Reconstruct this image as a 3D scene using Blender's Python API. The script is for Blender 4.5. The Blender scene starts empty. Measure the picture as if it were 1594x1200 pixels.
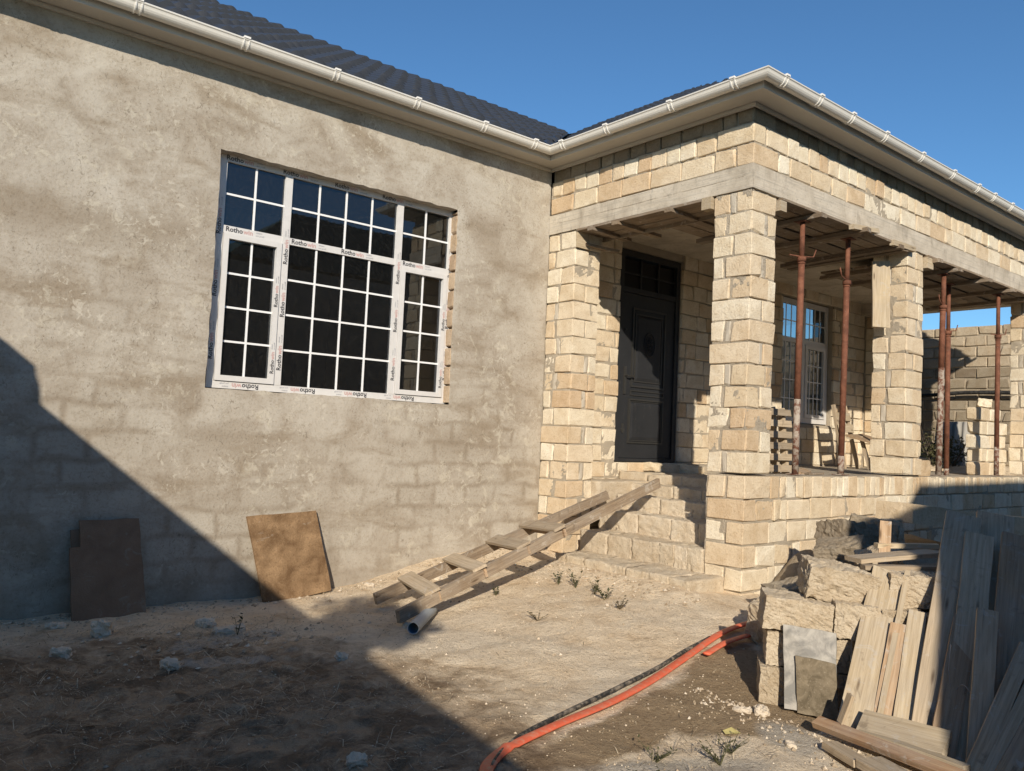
import bpy, bmesh, math, random
from mathutils import Vector, Matrix, noise
rnd = random.Random(7)
R = math.radians
scene = bpy.context.scene
COL = scene.collection

# ------------------------------------------------------------------ camera
YAW, PITCH, ROLL, FOCAL = R(39.391), R(3.423), R(2.6006), 1260.7
CAM = Vector((0, 0, 1.30))
fw = Vector((math.sin(YAW)*math.cos(PITCH), math.cos(YAW)*math.cos(PITCH), math.sin(PITCH)))
r0 = Vector((math.cos(YAW), -math.sin(YAW), 0)); u0 = r0.cross(fw)
cr = r0*math.cos(ROLL) + u0*math.sin(ROLL); cu = u0*math.cos(ROLL) - r0*math.sin(ROLL)
cd = bpy.data.cameras.new('camera'); cam = bpy.data.objects.new('camera', cd); COL.objects.link(cam)
m = Matrix((cr, cu, -fw)).transposed().to_4x4(); m.translation = CAM
cam.matrix_world = m
cd.sensor_fit = 'HORIZONTAL'; cd.sensor_width = 36; cd.lens = FOCAL/1594*36
cd.clip_start = .05; cd.clip_end = 2000
scene.camera = cam
scene.render.resolution_x, scene.render.resolution_y = 1024, 771

# ------------------------------------------------------------------ sky and sun
SUN = Vector((1, 1.136, -.675)).normalized()          # the way the light travels
EL = math.asin(-SUN.z); AZ = math.atan2(-SUN.x, -SUN.y)
w = bpy.data.worlds.new('World'); scene.world = w; w.use_nodes = True
nt = w.node_tree
sky = nt.nodes.new('ShaderNodeTexSky'); sky.sky_type = 'NISHITA'; sky.sun_disc = False
sky.sun_elevation = EL; sky.sun_rotation = AZ; sky.altitude = 100
sky.air_density = 1.0; sky.dust_density = .0; sky.ozone_density = 6.5
bg = nt.nodes['Background']; bg.inputs['Strength'].default_value = .125
tint = nt.nodes.new('ShaderNodeMix'); tint.data_type = 'RGBA'; tint.blend_type = 'MULTIPLY'; tint.inputs[0].default_value = 1; tint.inputs[7].default_value = (.80, .95, .94, 1)
nt.links.new(sky.outputs[0], tint.inputs[6]); nt.links.new(tint.outputs[2], bg.inputs[0])
sl = bpy.data.lights.new('sun', 'SUN'); sl.energy = 5.0; sl.angle = R(.55); sl.color = (1, .90, .76)
so = bpy.data.objects.new('sun', sl); COL.objects.link(so)
so.rotation_euler = SUN.to_track_quat('-Z', 'Y').to_euler(); so.location = (-6, -8, 12)
vs = scene.view_settings
vs.view_transform = 'Standard'; vs.look = 'None'; vs.gamma = 1; vs.exposure = .12

# ------------------------------------------------------------------ material helper
class NB:
    def __init__(s, name):
        s.m = bpy.data.materials.new(name); s.m.use_nodes = True
        s.t = s.m.node_tree; s.t.nodes.clear()
        s.out = s.n('ShaderNodeOutputMaterial'); s.b = s.n('ShaderNodeBsdfPrincipled')
        s.l(s.b.outputs[0], s.out.inputs[0])
    def n(s, ty, **k):
        x = s.t.nodes.new(ty)
        for a, v in k.items(): setattr(x, a, v)
        return x
    def l(s, a, b): s.t.links.new(a, b)
    def setin(s, sock, v):
        if hasattr(v, 'is_output'): s.l(v, sock)
        elif isinstance(v, (tuple, list)) and len(v) == 3 and sock.type == 'RGBA': sock.default_value = (*v, 1)
        else: sock.default_value = v
    def pos(s): return s.n('ShaderNodeNewGeometry').outputs['Position']
    def obj(s): return s.n('ShaderNodeTexCoord').outputs['Object']
    def map(s, v, scale=(1, 1, 1), rot=(0, 0, 0), loc=(0, 0, 0)):
        x = s.n('ShaderNodeMapping'); s.l(v, x.inputs[0])
        x.inputs['Location'].default_value = loc; x.inputs['Rotation'].default_value = rot; x.inputs['Scale'].default_value = scale
        return x.outputs[0]
    def noise(s, v, sc, det=4, rough=.55, dist=0.):
        x = s.n('ShaderNodeTexNoise'); s.l(v, x.inputs['Vector'])
        x.inputs['Scale'].default_value = sc; x.inputs['Detail'].default_value = det
        x.inputs['Roughness'].default_value = rough; x.inputs['Distortion'].default_value = dist
        return x.outputs['Fac']
    def vor(s, v, sc, feat='F1'):
        x = s.n('ShaderNodeTexVoronoi', feature=feat); s.l(v, x.inputs['Vector']); x.inputs['Scale'].default_value = sc
        return x.outputs['Distance']
    def ramp(s, f, stops, interp='LINEAR'):
        x = s.n('ShaderNodeValToRGB'); s.l(f, x.inputs[0]); e = x.color_ramp.elements; x.color_ramp.interpolation = interp
        while len(e) < len(stops): e.new(.5)
        for el, (p, c) in zip(e, stops):
            el.position = p; el.color = (*c, 1) if isinstance(c, (tuple, list)) else (c, c, c, 1)
        return x.outputs[0]
    def mix(s, f, a, b, mode='MIX'):
        x = s.n('ShaderNodeMix', data_type='RGBA', blend_type=mode)
        s.setin(x.inputs[0], f); s.setin(x.inputs[6], a); s.setin(x.inputs[7], b)
        return x.outputs[2]
    def math(s, op, a, b=0., c=None, clamp=False):
        x = s.n('ShaderNodeMath', operation=op, use_clamp=clamp); s.setin(x.inputs[0], a); s.setin(x.inputs[1], b)
        if c is not None: s.setin(x.inputs[2], c)
        return x.outputs[0]
    def step(s, v, a, b):
        x = s.n('ShaderNodeMapRange', interpolation_type='SMOOTHSTEP'); s.setin(x.inputs[0], v)
        x.inputs[1].default_value = a; x.inputs[2].default_value = b
        return x.outputs[0]
    def bump(s, h, strength=.5, dist=.01, prev=None):
        x = s.n('ShaderNodeBump'); s.l(h, x.inputs['Height']); x.inputs['Strength'].default_value = strength; x.inputs['Distance'].default_value = dist
        if prev is not None: s.l(prev, x.inputs['Normal'])
        return x.outputs[0]
    def rand(s):
        a = s.n('ShaderNodeObjectInfo').outputs['Random']; b = s.n('ShaderNodeNewGeometry').outputs['Random Per Island']
        return s.math('FRACT', s.math('ADD', a, b))
    def fin(s, col=None, rough=.9, nrm=None, spec=.2, metal=0.):
        if col is not None: s.setin(s.b.inputs['Base Color'], col)
        s.setin(s.b.inputs['Roughness'], rough); s.setin(s.b.inputs['Specular IOR Level'], spec); s.setin(s.b.inputs['Metallic'], metal)
        if nrm is not None: s.l(nrm, s.b.inputs['Normal'])
        return s.m
M = {}

def mk_limestone(name, stops, smear=.5, rough_amt=.6, sawn=.35):
    b = NB(name); p = b.pos(); r = b.rand()
    base = b.ramp(r, stops)
    off = b.n('ShaderNodeVectorMath', operation='ADD'); b.l(p, off.inputs[0])
    cx = b.n('ShaderNodeCombineXYZ'); b.l(b.math('MULTIPLY', r, 37.), cx.inputs[0]); b.l(b.math('MULTIPLY', r, 11.), cx.inputs[2]); b.l(cx.outputs[0], off.inputs[1])
    q = off.outputs[0]
    n1 = b.noise(q, 7, 5, .6); n2 = b.noise(q, 60, 4, .7); n3 = b.noise(q, 2.2, 3, .5)
    c = b.mix(b.ramp(n1, [(.40, 0.), (.72, .75)]), base, b.mix(1., base, (.78, .71, .62), 'MULTIPLY'))
    c = b.mix(b.ramp(n2, [(.53, 0.), (.66, .5)]), c, b.mix(1., c, (.60, .52, .43), 'MULTIPLY'))
    c = b.mix(b.ramp(n2, [(.25, .30), (.42, 0.)]), c, (.66, .58, .45))
    sm = b.ramp(b.noise(q, 4.3, 6, .66, .8), [(.63, 0.), (.71, smear)])
    c = b.mix(sm, c, b.mix(n2, (.46, .405, .32), (.60, .535, .43)))
    cut = b.noise(b.map(q, (34, 34, 34), (R(38), R(38), 0)), 1., 2, .5)
    h = b.math('ADD', b.math('MULTIPLY', n2, .8), b.math('MULTIPLY', n1, .8))
    nr = b.bump(h, rough_amt, .02)
    pit = b.ramp(b.vor(q, 95), [(.0, 0.), (.22, 1.)])
    nr = b.bump(pit, .5, .006, nr)
    if sawn: nr = b.bump(cut, sawn, .008, nr)
    pore = b.ramp(b.noise(q, 150, 2, .8), [(.58, 0.), (.66, 1.)])
    c = b.mix(b.math('MULTIPLY', pore, .4), c, b.mix(1., c, (.5, .42, .34), 'MULTIPLY'))
    c = b.mix(b.ramp(b.noise(q, 24, 4, .75), [(.57, 0.), (.70, .3)]), c, b.mix(1., c, (.70, .61, .50), 'MULTIPLY'))
    return b.fin(c, .93, nr, .1)
M['stone'] = mk_limestone('limestone_block', [(0, (.60, .46, .30)), (.16, (.68, .555, .39)), (.4, (.72, .61, .45)), (.7, (.75, .655, .49)), (1, (.67, .555, .39))], .12)
M['stone_gold'] = mk_limestone('limestone_block_tan', [(0, (.59, .44, .285)), (.3, (.65, .51, .345)), (.7, (.69, .575, .41)), (1, (.65, .53, .37))], .12)
M['stone_pale'] = mk_limestone('limestone_block_pale', [(0, (.75, .665, .51)), (.5, (.79, .72, .575)), (1, (.72, .615, .455))], .15)
M['stone_old_shade'] = mk_limestone('limestone_weathered_shade', [(0, (.25, .205, .15)), (.5, (.31, .26, .19)), (1, (.37, .315, .235))], .3, .8, 0)  # weathered dark stone; also carries shade painted into some courses
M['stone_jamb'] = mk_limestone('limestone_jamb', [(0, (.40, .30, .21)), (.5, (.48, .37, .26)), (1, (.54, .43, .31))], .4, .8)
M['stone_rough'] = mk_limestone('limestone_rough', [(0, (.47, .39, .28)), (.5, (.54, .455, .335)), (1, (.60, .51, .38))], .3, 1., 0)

M['stone_dusty'] = mk_limestone('limestone_dusty', [(0, (.58, .49, .365)), (.5, (.64, .55, .415)), (1, (.69, .60, .465))], .3, 1., 0)
b = NB('mortar'); p = b.pos(); n1 = b.noise(p, 9, 5, .65); n2 = b.noise(p, 70, 4, .7)
M['mortar'] = b.fin(b.mix(n1, (.35, .295, .22), (.52, .45, .35)), .95, b.bump(b.math('ADD', n1, n2), .9, .02), .08)
b = NB('mortar_fill'); p = b.pos(); n1 = b.noise(p, 14, 5, .65); n2 = b.noise(p, 90, 4, .7)
M['mortar_fill'] = b.fin(b.mix(n1, (.42, .37, .295), (.58, .52, .42)), .95, b.bump(b.math('ADD', n1, n2), .6, .01), .08)

# plaster with the courses ghosting through
b = NB('cement_render'); p = b.pos()
sx = b.n('ShaderNodeSeparateXYZ'); b.l(p, sx.inputs[0]); X, Z = sx.outputs[0], sx.outputs[2]
cx = b.n('ShaderNodeCombineXYZ'); b.l(X, cx.inputs[0]); b.l(Z, cx.inputs[1])
warp = b.n('ShaderNodeTexNoise'); b.l(p, warp.inputs['Vector']); warp.inputs['Scale'].default_value = 1.7; warp.inputs['Detail'].default_value = 4
wv = b.n('ShaderNodeVectorMath', operation='SCALE'); b.l(warp.outputs['Color'], wv.inputs[0]); wv.inputs['Scale'].default_value = .22
wa = b.n('ShaderNodeVectorMath', operation='ADD'); b.l(cx.outputs[0], wa.inputs[0]); b.l(wv.outputs[0], wa.inputs[1])
br = b.n('ShaderNodeTexBrick'); b.l(wa.outputs[0], br.inputs['Vector'])
br.inputs['Scale'].default_value = 1.; br.inputs['Brick Width'].default_value = .41; br.inputs['Row Height'].default_value = .212
br.inputs['Mortar Size'].default_value = .05; br.inputs['Mortar Smooth'].default_value = 1.
br.inputs['Color1'].default_value = (1, 1, 1, 1); br.inputs['Color2'].default_value = (.62, .62, .62, 1); br.inputs['Mortar'].default_value = (0, 0, 0, 1); br.offset = .5
big = b.noise(p, .55, 5, .55, .3); mid = b.noise(p, 2.3, 6, .62, .6); fine = b.noise(p, 45, 4, .7); med = b.noise(p, 9, 5, .6, .8)
c = b.ramp(mid, [(.30, (.285, .235, .178)), (.45, (.375, .325, .262)), (.57, (.425, .378, .312)), (.72, (.475, .432, .365))])
ghost_mask = b.math('MULTIPLY', b.math('SUBTRACT', 1.0, b.step(Z, 1.9, 3.1)), b.ramp(b.noise(p, 1.1, 5, .6, .5), [(.42, .04), (.62, 1.)]))
cg = b.mix(b.math('MULTIPLY', br.outputs['Color'], .75), (.265, .218, .163), (.485, .442, .372))
c = b.mix(b.math('MULTIPLY', ghost_mask, .75), c, cg)
band = b.math('MULTIPLY', b.math('SUBTRACT', 1., b.step(b.math('ABSOLUTE', b.math('SUBTRACT', b.math('ADD', Z, b.math('MULTIPLY', mid, .35)), 3.02)), .02, .26)), b.math('SUBTRACT', 1., b.step(X, 1.9, 2.6)))
c = b.mix(b.math('MULTIPLY', band, .48), c, (.225, .175, .120))
band2 = b.math('SUBTRACT', 1., b.step(b.math('ABSOLUTE', b.math('SUBTRACT', b.math('ADD', Z, b.math('MULTIPLY', mid, .5)), 1.42)), .0, .22))
c = b.mix(b.math('MULTIPLY', b.math('MULTIPLY', band2, b.ramp(big, [(.42, 0.), (.6, 1.)])), .6), c, (.24, .19, .135))
stain = b.ramp(b.noise(b.map(p, (1, 1, 2.6)), 1.25, 6, .62, .5), [(.52, 0.), (.66, .75)])
c = b.mix(stain, c, (.265, .212, .152))
spot = b.math('MULTIPLY', b.ramp(med, [(.55, 0.), (.63, 1.)]), b.ramp(b.noise(p, 1.6, 3), [(.46, 0.), (.58, 1.)]))
c = b.mix(b.math('MULTIPLY', spot, .6), c, (.50, .45, .36))
blk = b.math('MULTIPLY', b.ramp(b.noise(b.map(p, (1, 1, .7)), 26, 3, .6, 2.2), [(.60, 0.), (.66, 1.)]), b.ramp(b.noise(p, 2.1, 4), [(.46, 0.), (.56, 1.)]))
c = b.mix(b.math('MULTIPLY', blk, .55), c, (.16, .13, .095))
c = b.mix(b.ramp(fine, [(.5, 0.), (.66, .45)]), c, b.mix(1., c, (.62, .57, .5), 'MULTIPLY'))
scr = b.math('MULTIPLY', b.ramp(b.noise(b.map(p, (9, 9, 60), (0, R(-28), 0)), 1.3, 4, .75, 1.6), [(.62, 0.), (.67, 1.)]), b.ramp(b.noise(p, 1.9, 5, .6), [(.50, 0.), (.58, 1.)]))
c = b.mix(b.math('MULTIPLY', scr, .6), c, (.17, .14, .10))
scp = b.math('MULTIPLY', b.ramp(b.noise(p, 13, 5, .7, 1.), [(.57, 0.), (.61, 1.)]), b.ramp(b.noise(p, 1.3, 4, .6), [(.52, 0.), (.60, 1.)]))
c = b.mix(b.math('MULTIPLY', scp, .5), c, (.56, .51, .42))
lowband = b.math('SUBTRACT', 1., b.step(b.math('ADD', Z, b.math('MULTIPLY', mid, .5)), -.05, .55))
c = b.mix(b.math('MULTIPLY', lowband, .45), c, (.26, .215, .165))
h = b.math('ADD', b.math('MULTIPLY', mid, .9), b.math('ADD', b.math('MULTIPLY', med, .75), b.math('MULTIPLY', fine, .3)))
nr = b.bump(h, .5, .014)
streak = b.noise(b.map(p, (3, 3, 26), (0, R(24), 0)), 1.6, 4, .6, 1.)
nr = b.bump(streak, .16, .006, nr)
nr = b.bump(b.math('MULTIPLY', br.outputs['Color'], ghost_mask), .10, .012, nr)
c = b.mix(1., c, (1.03, 1.045, 1.055), 'MULTIPLY')
M['plaster'] = b.fin(c, .95, nr, .06)

# ground
b = NB('dirt'); p = b.pos()
sx = b.n('ShaderNodeSeparateXYZ'); b.l(p, sx.inputs[0]); X, Y = sx.outputs[0], sx.outputs[1]
n0 = b.noise(p, .9, 6, .6, .4); n1 = b.noise(p, 4, 6, .65, .5); n2 = b.noise(p, 30, 5, .7); n3 = b.noise(p, 120, 3, .7)
def blob(cx_, cy_, rx, ry, soft=.35, wob=.9, ang=0.):
    ca, sa = math.cos(ang), math.sin(ang)
    dx = b.math('SUBTRACT', X, cx_); dy = b.math('SUBTRACT', Y, cy_)
    ux = b.math('DIVIDE', b.math('ADD', b.math('MULTIPLY', dx, ca), b.math('MULTIPLY', dy, sa)), rx)
    uy = b.math('DIVIDE', b.math('SUBTRACT', b.math('MULTIPLY', dy, ca), b.math('MULTIPLY', dx, sa)), ry)
    d = b.math('SQRT', b.math('ADD', b.math('MULTIPLY', ux, ux), b.math('MULTIPLY', uy, uy)))
    d = b.math('ADD', d, b.math('MULTIPLY', b.math('SUBTRACT', n0, .5), wob * 1.2))
    d = b.math('ADD', d, b.math('MULTIPLY', b.math('SUBTRACT', n1, .5), wob))
    return b.math('SUBTRACT', 1., b.step(d, 1 - soft, 1 + soft))
c = b.ramp(n1, [(.30, (.60, .445, .285)), (.42, (.76, .60, .41)), (.60, (.85, .70, .505))])
c = b.mix(b.ramp(n0, [(.48, 0.), (.64, .6)]), c, (.78, .68, .53))
damp = b.math('MAXIMUM', blob(4.30, 2.90, .80, .50, .12, .6, -.1), blob(3.35, 2.98, .75, .20, .12, .6, .2))
damp = b.math('MAXIMUM', damp, blob(4.75, 3.30, .5, .28, .12, .6, .3))
c = b.mix(b.math('MULTIPLY', damp, .9), c, b.mix(n1, (.25, .17, .095), (.36, .265, .16)))
pale = b.math('MAXIMUM', blob(4.02, 2.42, .16, .24, .25, .5, -.6), blob(2.95, 2.5, .75, .2, .2, .6, -.35))
c = b.mix(b.math('MULTIPLY', pale, .85), c, b.mix(n1, (.46, .41, .33), (.56, .51, .43)))
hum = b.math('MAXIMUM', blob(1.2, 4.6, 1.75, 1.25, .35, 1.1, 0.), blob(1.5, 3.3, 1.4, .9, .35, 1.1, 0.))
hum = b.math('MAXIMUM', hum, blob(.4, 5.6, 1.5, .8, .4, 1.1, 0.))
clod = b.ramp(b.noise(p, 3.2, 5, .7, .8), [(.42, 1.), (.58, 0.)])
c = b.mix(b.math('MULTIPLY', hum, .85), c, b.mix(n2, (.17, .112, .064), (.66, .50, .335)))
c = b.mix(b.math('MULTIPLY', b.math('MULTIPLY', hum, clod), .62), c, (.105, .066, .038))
spl = b.math('MAXIMUM', blob(2.25, 5.75, .45, .16, .15, .9, .3), blob(2.0, 5.2, .3, .1, .15, .9, -.2))
c = b.mix(b.math('MULTIPLY', spl, .6), c, (.62, .56, .47))
c = b.mix(b.ramp(n2, [(.52, 0.), (.66, .6)]), c, b.mix(1., c, (.55, .5, .45), 'MULTIPLY'))
c = b.mix(b.ramp(n3, [(.58, 0.), (.66, .6)]), c, b.mix(1., c, (1.35, 1.33, 1.3), 'MULTIPLY'))
c = b.mix(b.ramp(b.noise(p, 75, 3, .8), [(.61, 0.), (.68, .55)]), c, b.mix(1., c, (.5, .44, .37), 'MULTIPLY'))
c = b.mix(b.ramp(b.vor(p, 34), [(.10, .55), (.20, 0.)]), c, b.mix(1., c, (1.25, 1.22, 1.18), 'MULTIPLY'))
nr = b.bump(b.math('ADD', b.math('MULTIPLY', n1, 1.5), b.math('ADD', b.math('MULTIPLY', n2, .9), b.math('MULTIPLY', n3, .35))), .85, .035)
M['dirt'] = b.fin(c, .96, nr, .06)

def mk_wood(name, c1, c2, c3, spots=.4, fade=(.40, .37, .33), fa=.35):
    b = NB(name); o = b.obj(); r = b.rand()
    cx = b.n('ShaderNodeCombineXYZ'); b.l(b.math('MULTIPLY', r, 13.), cx.inputs[0]); b.l(b.math('MULTIPLY', r, 7.), cx.inputs[1])
    ad = b.n('ShaderNodeVectorMath', operation='ADD'); b.l(o, ad.inputs[0]); b.l(cx.outputs[0], ad.inputs[1]); q = ad.outputs[0]
    g = b.noise(b.map(q, (1.6, 34, 34)), 1.6, 5, .6, .35); g2 = b.noise(b.map(q, (3, 110, 110)), 1.5, 3, .6); big = b.noise(q, 3.2, 4, .6, .4)
    c = b.ramp(g, [(.25, c1), (.5, c2), (.75, c3)])
    c = b.mix(b.ramp(big, [(.40, 0.), (.68, fa)]), c, fade)
    c = b.mix(b.ramp(g2, [(.55, 0.), (.72, .5)]), c, b.mix(1., c, (.45, .4, .36), 'MULTIPLY'))
    st = b.ramp(b.noise(q, 6.5, 5, .65, .8), [(.60, 0.), (.70, spots)])
    c = b.mix(st, c, (.16, .125, .09))
    cs = b.ramp(b.noise(q, 9., 6, .7, 1.2), [(.58, 0.), (.64, .55)])
    c = b.mix(cs, c, (.50, .465, .41))
    kn = b.ramp(b.vor(b.map(q, (2.2, 11, 11)), 1.), [(.05, .8), (.13, 0.)])
    c = b.mix(kn, c, (.10, .065, .04))
    tone = b.ramp(r, [(0, (.72, .70, .68)), (1, (1.08, 1.05, 1.0))])
    c = b.mix(1., c, tone, 'MULTIPLY')
    nr = b.bump(b.math('ADD', g, g2), .45, .006)
    return b.fin(c, .85, nr, .15)
M['wood_pale'] = mk_wood('weathered_pale_wood', (.38, .30, .19), (.52, .43, .30), (.62, .54, .40), .55)
M['wood_brown'] = mk_wood('weathered_brown_wood', (.30, .20, .12), (.46, .325, .205), (.58, .44, .30), .55)
M['wood_grey'] = mk_wood('weathered_grey_wood', (.30, .235, .16), (.45, .365, .26), (.58, .48, .355), .6, (.42, .375, .31))
M['wood_form'] = mk_wood('formwork_wood', (.17, .125, .085), (.24, .185, .13), (.31, .25, .185), .4)
M['wood_red'] = mk_wood('reddish_brown_wood', (.27, .16, .095), (.38, .25, .155), (.47, .34, .22), .5)
M['wood_old'] = mk_wood('old_site_wood', (.17, .125, .085), (.285, .22, .155), (.40, .325, .24), .6)
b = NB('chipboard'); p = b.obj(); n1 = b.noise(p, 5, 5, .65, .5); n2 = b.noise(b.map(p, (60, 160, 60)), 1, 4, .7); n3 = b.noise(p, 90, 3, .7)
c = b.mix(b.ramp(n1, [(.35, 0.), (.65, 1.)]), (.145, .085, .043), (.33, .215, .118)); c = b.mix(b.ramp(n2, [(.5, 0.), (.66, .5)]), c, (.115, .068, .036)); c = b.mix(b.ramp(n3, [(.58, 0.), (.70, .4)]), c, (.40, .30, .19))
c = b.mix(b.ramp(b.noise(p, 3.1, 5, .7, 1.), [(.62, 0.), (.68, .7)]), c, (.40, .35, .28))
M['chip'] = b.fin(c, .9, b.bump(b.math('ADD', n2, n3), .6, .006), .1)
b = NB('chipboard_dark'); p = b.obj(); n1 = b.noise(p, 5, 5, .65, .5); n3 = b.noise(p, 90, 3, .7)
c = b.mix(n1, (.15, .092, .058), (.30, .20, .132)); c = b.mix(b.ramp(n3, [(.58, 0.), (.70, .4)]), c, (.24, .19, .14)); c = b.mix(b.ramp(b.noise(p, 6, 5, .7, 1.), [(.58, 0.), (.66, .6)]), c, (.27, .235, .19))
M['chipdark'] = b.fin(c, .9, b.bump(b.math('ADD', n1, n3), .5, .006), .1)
b = NB('dark_offcut'); p = b.obj(); n1 = b.noise(p, 12, 5, .7, .6); n3 = b.noise(p, 90, 3, .7)
c = b.mix(b.ramp(n1, [(.38, 0.), (.62, 1.)]), (.115, .092, .060), (.215, .175, .12)); c = b.mix(b.ramp(n3, [(.6, 0.), (.7, .5)]), c, (.36, .31, .23)); M['offcut'] = b.fin(c, .9, b.bump(n3, .4, .005), .1)
b = NB('cement_board'); p = b.obj(); n1 = b.noise(p, 8, 5, .65, .5); n3 = b.noise(p, 90, 3, .7)
c = b.mix(b.ramp(n1, [(.42, 0.), (.6, 1.)]), (.225, .215, .195), (.40, .375, .33)); M['ply_grey'] = b.fin(c, .9, b.bump(n3, .3, .004), .1)

b = NB('concrete_beam'); p = b.pos(); n1 = b.noise(p, 3, 6, .65, .4); n2 = b.noise(p, 50, 4, .7); g = b.noise(b.map(p, (1.2, 1.2, 42)), 1.3, 4, .6)
c = b.ramp(n1, [(.3, (.39, .335, .26)), (.5, (.51, .45, .36)), (.72, (.60, .54, .445))]); c = b.mix(b.ramp(g, [(.52, 0.), (.66, .45)]), c, (.29, .265, .225)); c = b.mix(b.ramp(n2, [(.58, 0.), (.68, .5)]), c, (.22, .195, .16)); c = b.mix(b.ramp(b.noise(b.map(p, (1, 1, .35)), 7, 5, .7, .6), [(.55, 0.), (.66, .5)]), c, (.26, .225, .18))
M['concrete'] = b.fin(c, .92, b.bump(b.math('ADD', b.math('MULTIPLY', g, 1.2), n2), .45, .008), .1)
b = NB('dusty_concrete'); p = b.pos(); n1 = b.noise(p, 5, 6, .65, .4); n2 = b.noise(p, 50, 4, .7)
M['slab'] = b.fin(b.mix(n1, (.34, .29, .22), (.48, .42, .33)), .95, b.bump(b.math('ADD', n1, n2), .6, .015), .08)
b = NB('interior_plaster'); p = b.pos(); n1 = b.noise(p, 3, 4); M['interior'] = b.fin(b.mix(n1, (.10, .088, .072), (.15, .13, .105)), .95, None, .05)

b = NB('roof_metal'); p = b.pos(); n1 = b.noise(p, 4, 4); n2 = b.noise(p, 160, 2)
M['roof'] = b.fin(b.mix(n1, (.030, .032, .036), (.050, .053, .059)), .40, b.bump(n2, .12, .002), .35)
b = NB('gutter_cream'); p = b.pos(); n1 = b.noise(p, 6, 4); n2 = b.noise(b.map(p, (6, 6, 1)), 5, 4, .7)
M['gutter'] = b.fin(b.mix(b.ramp(n2, [(.5, 0.), (.8, .35)]), (.74, .71, .64), (.60, .56, .48)), .34, None, .4)
b = NB('bracket_white'); p = b.pos(); n1 = b.noise(p, 30, 3); M['bracket'] = b.fin(b.mix(n1, (.72, .70, .65), (.80, .78, .73)), .4, None, .4)
b = NB('soffit_panel'); p = b.pos(); n1 = b.noise(p, 2.5, 5, .6); n2 = b.noise(p, 60, 2)
M['soffit'] = b.fin(b.mix(n1, (.47, .44, .385), (.57, .54, .48)), .5, b.bump(n2, .05, .002), .3)
b = NB('upvc_film'); p = b.pos(); n1 = b.noise(p, 14, 4); n2 = b.noise(b.map(p, (4, 4, 4)), 30, 3)
c = b.mix(n1, (.56, .545, .52), (.68, .665, .64)); c = b.mix(b.ramp(n2, [(.62, 0.), (.7, .35)]), c, (.45, .44, .44)); M['film'] = b.fin(c, .32, b.bump(n2, .15, .002), .45)
b = NB('upvc_white'); p = b.pos(); n1 = b.noise(p, 9, 3); M['upvc'] = b.fin(b.mix(n1, (.76, .76, .75), (.82, .82, .81)), .3, None, .45)
for nme, colr in (('ink_black', (.025, .025, .03)), ('ink_red', (.40, .25, .23)), ('ink_grey', (.30, .30, .31))):
    b = NB(nme); n1 = b.noise(b.pos(), 120, 2); M[nme] = b.fin(b.mix(n1, colr, tuple(x*1.5+.03 for x in colr)), .5, None, .2)
# window glass: clear pane with reflection, a dusty film on it
b = NB('window_glass'); b.t.nodes.remove(b.b)
p = b.pos(); fr = b.n('ShaderNodeFresnel'); fr.inputs['IOR'].default_value = 1.52
tr = b.n('ShaderNodeBsdfTransparent'); tr.inputs[0].default_value = (.50, .54, .54, 1)
gl = b.n('ShaderNodeBsdfGlossy'); gl.inputs['Roughness'].default_value = .012; gl.inputs[0].default_value = (.9, .95, 1, 1)
wob = b.noise(p, 1.1, 2); b.l(b.bump(wob, .05, .03), gl.inputs['Normal'])
mx = b.n('ShaderNodeMixShader'); b.l(b.math('MULTIPLY', fr.outputs[0], 1.9, clamp=True), mx.inputs[0]); b.l(tr.outputs[0], mx.inputs[1]); b.l(gl.outputs[0], mx.inputs[2])
df = b.n('ShaderNodeBsdfDiffuse'); df.inputs[0].default_value = (.45, .42, .37, 1)
mx2 = b.n('ShaderNodeMixShader'); dust = b.ramp(b.noise(p, 60, 4, .75), [(.50, .012), (.72, .05)])
b.l(dust, mx2.inputs[0]); b.l(mx.outputs[0], mx2.inputs[1]); b.l(df.outputs[0], mx2.inputs[2]); b.l(mx2.outputs[0], b.out.inputs[0]); M['glass'] = b.m
b = NB('door_black'); p = b.pos(); n1 = b.noise(p, 5, 5); n2 = b.noise(p, 180, 3, .7); n3 = b.noise(b.map(p, (1, 1, .3)), 22, 5, .7)
c = b.mix(n1, (.016, .017, .019), (.030, .031, .033)); c = b.mix(b.ramp(n3, [(.58, 0.), (.74, .25)]), c, (.14, .125, .105)); M['door'] = b.fin(c, .5, b.bump(n2, .25, .003), .35)
b = NB('dark_glass'); n1 = b.noise(b.pos(), 30, 3); M['darkglass'] = b.fin(b.mix(n1, (.006, .006, .007), (.014, .014, .015)), .35, None, .2)
b = NB('door_bronze_highlight'); p = b.pos(); n2 = b.noise(p, 90, 3); M['bronze_highlight'] = b.fin(b.mix(n2, (.05, .048, .044), (.10, .095, .085)), .42, None, .5, .6)
b = NB('rusty_steel'); p = b.pos(); n1 = b.noise(p, 10, 6, .7, .5); n2 = b.noise(p, 60, 4, .7)
c = b.ramp(n1, [(.3, (.085, .036, .022)), (.5, (.165, .066, .038)), (.7, (.24, .105, .062))]); c = b.mix(b.ramp(n2, [(.62, 0.), (.70, .6)]), c, (.33, .27, .215)); M['rust'] = b.fin(c, .8, b.bump(n2, .4, .004), .25)
b = NB('cement_splashed_steel'); p = b.pos(); n1 = b.noise(p, 16, 6, .7, .5); c = b.mix(b.ramp(n1, [(.44, 0.), (.58, 1.)]), (.14, .062, .040), (.38, .325, .265)); M['rustgrey'] = b.fin(c, .9, b.bump(n1, .4, .005), .15)
b = NB('red_hose'); p = b.pos(); n1 = b.noise(p, 16, 4, .6); n2 = b.noise(p, 160, 2)
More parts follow.
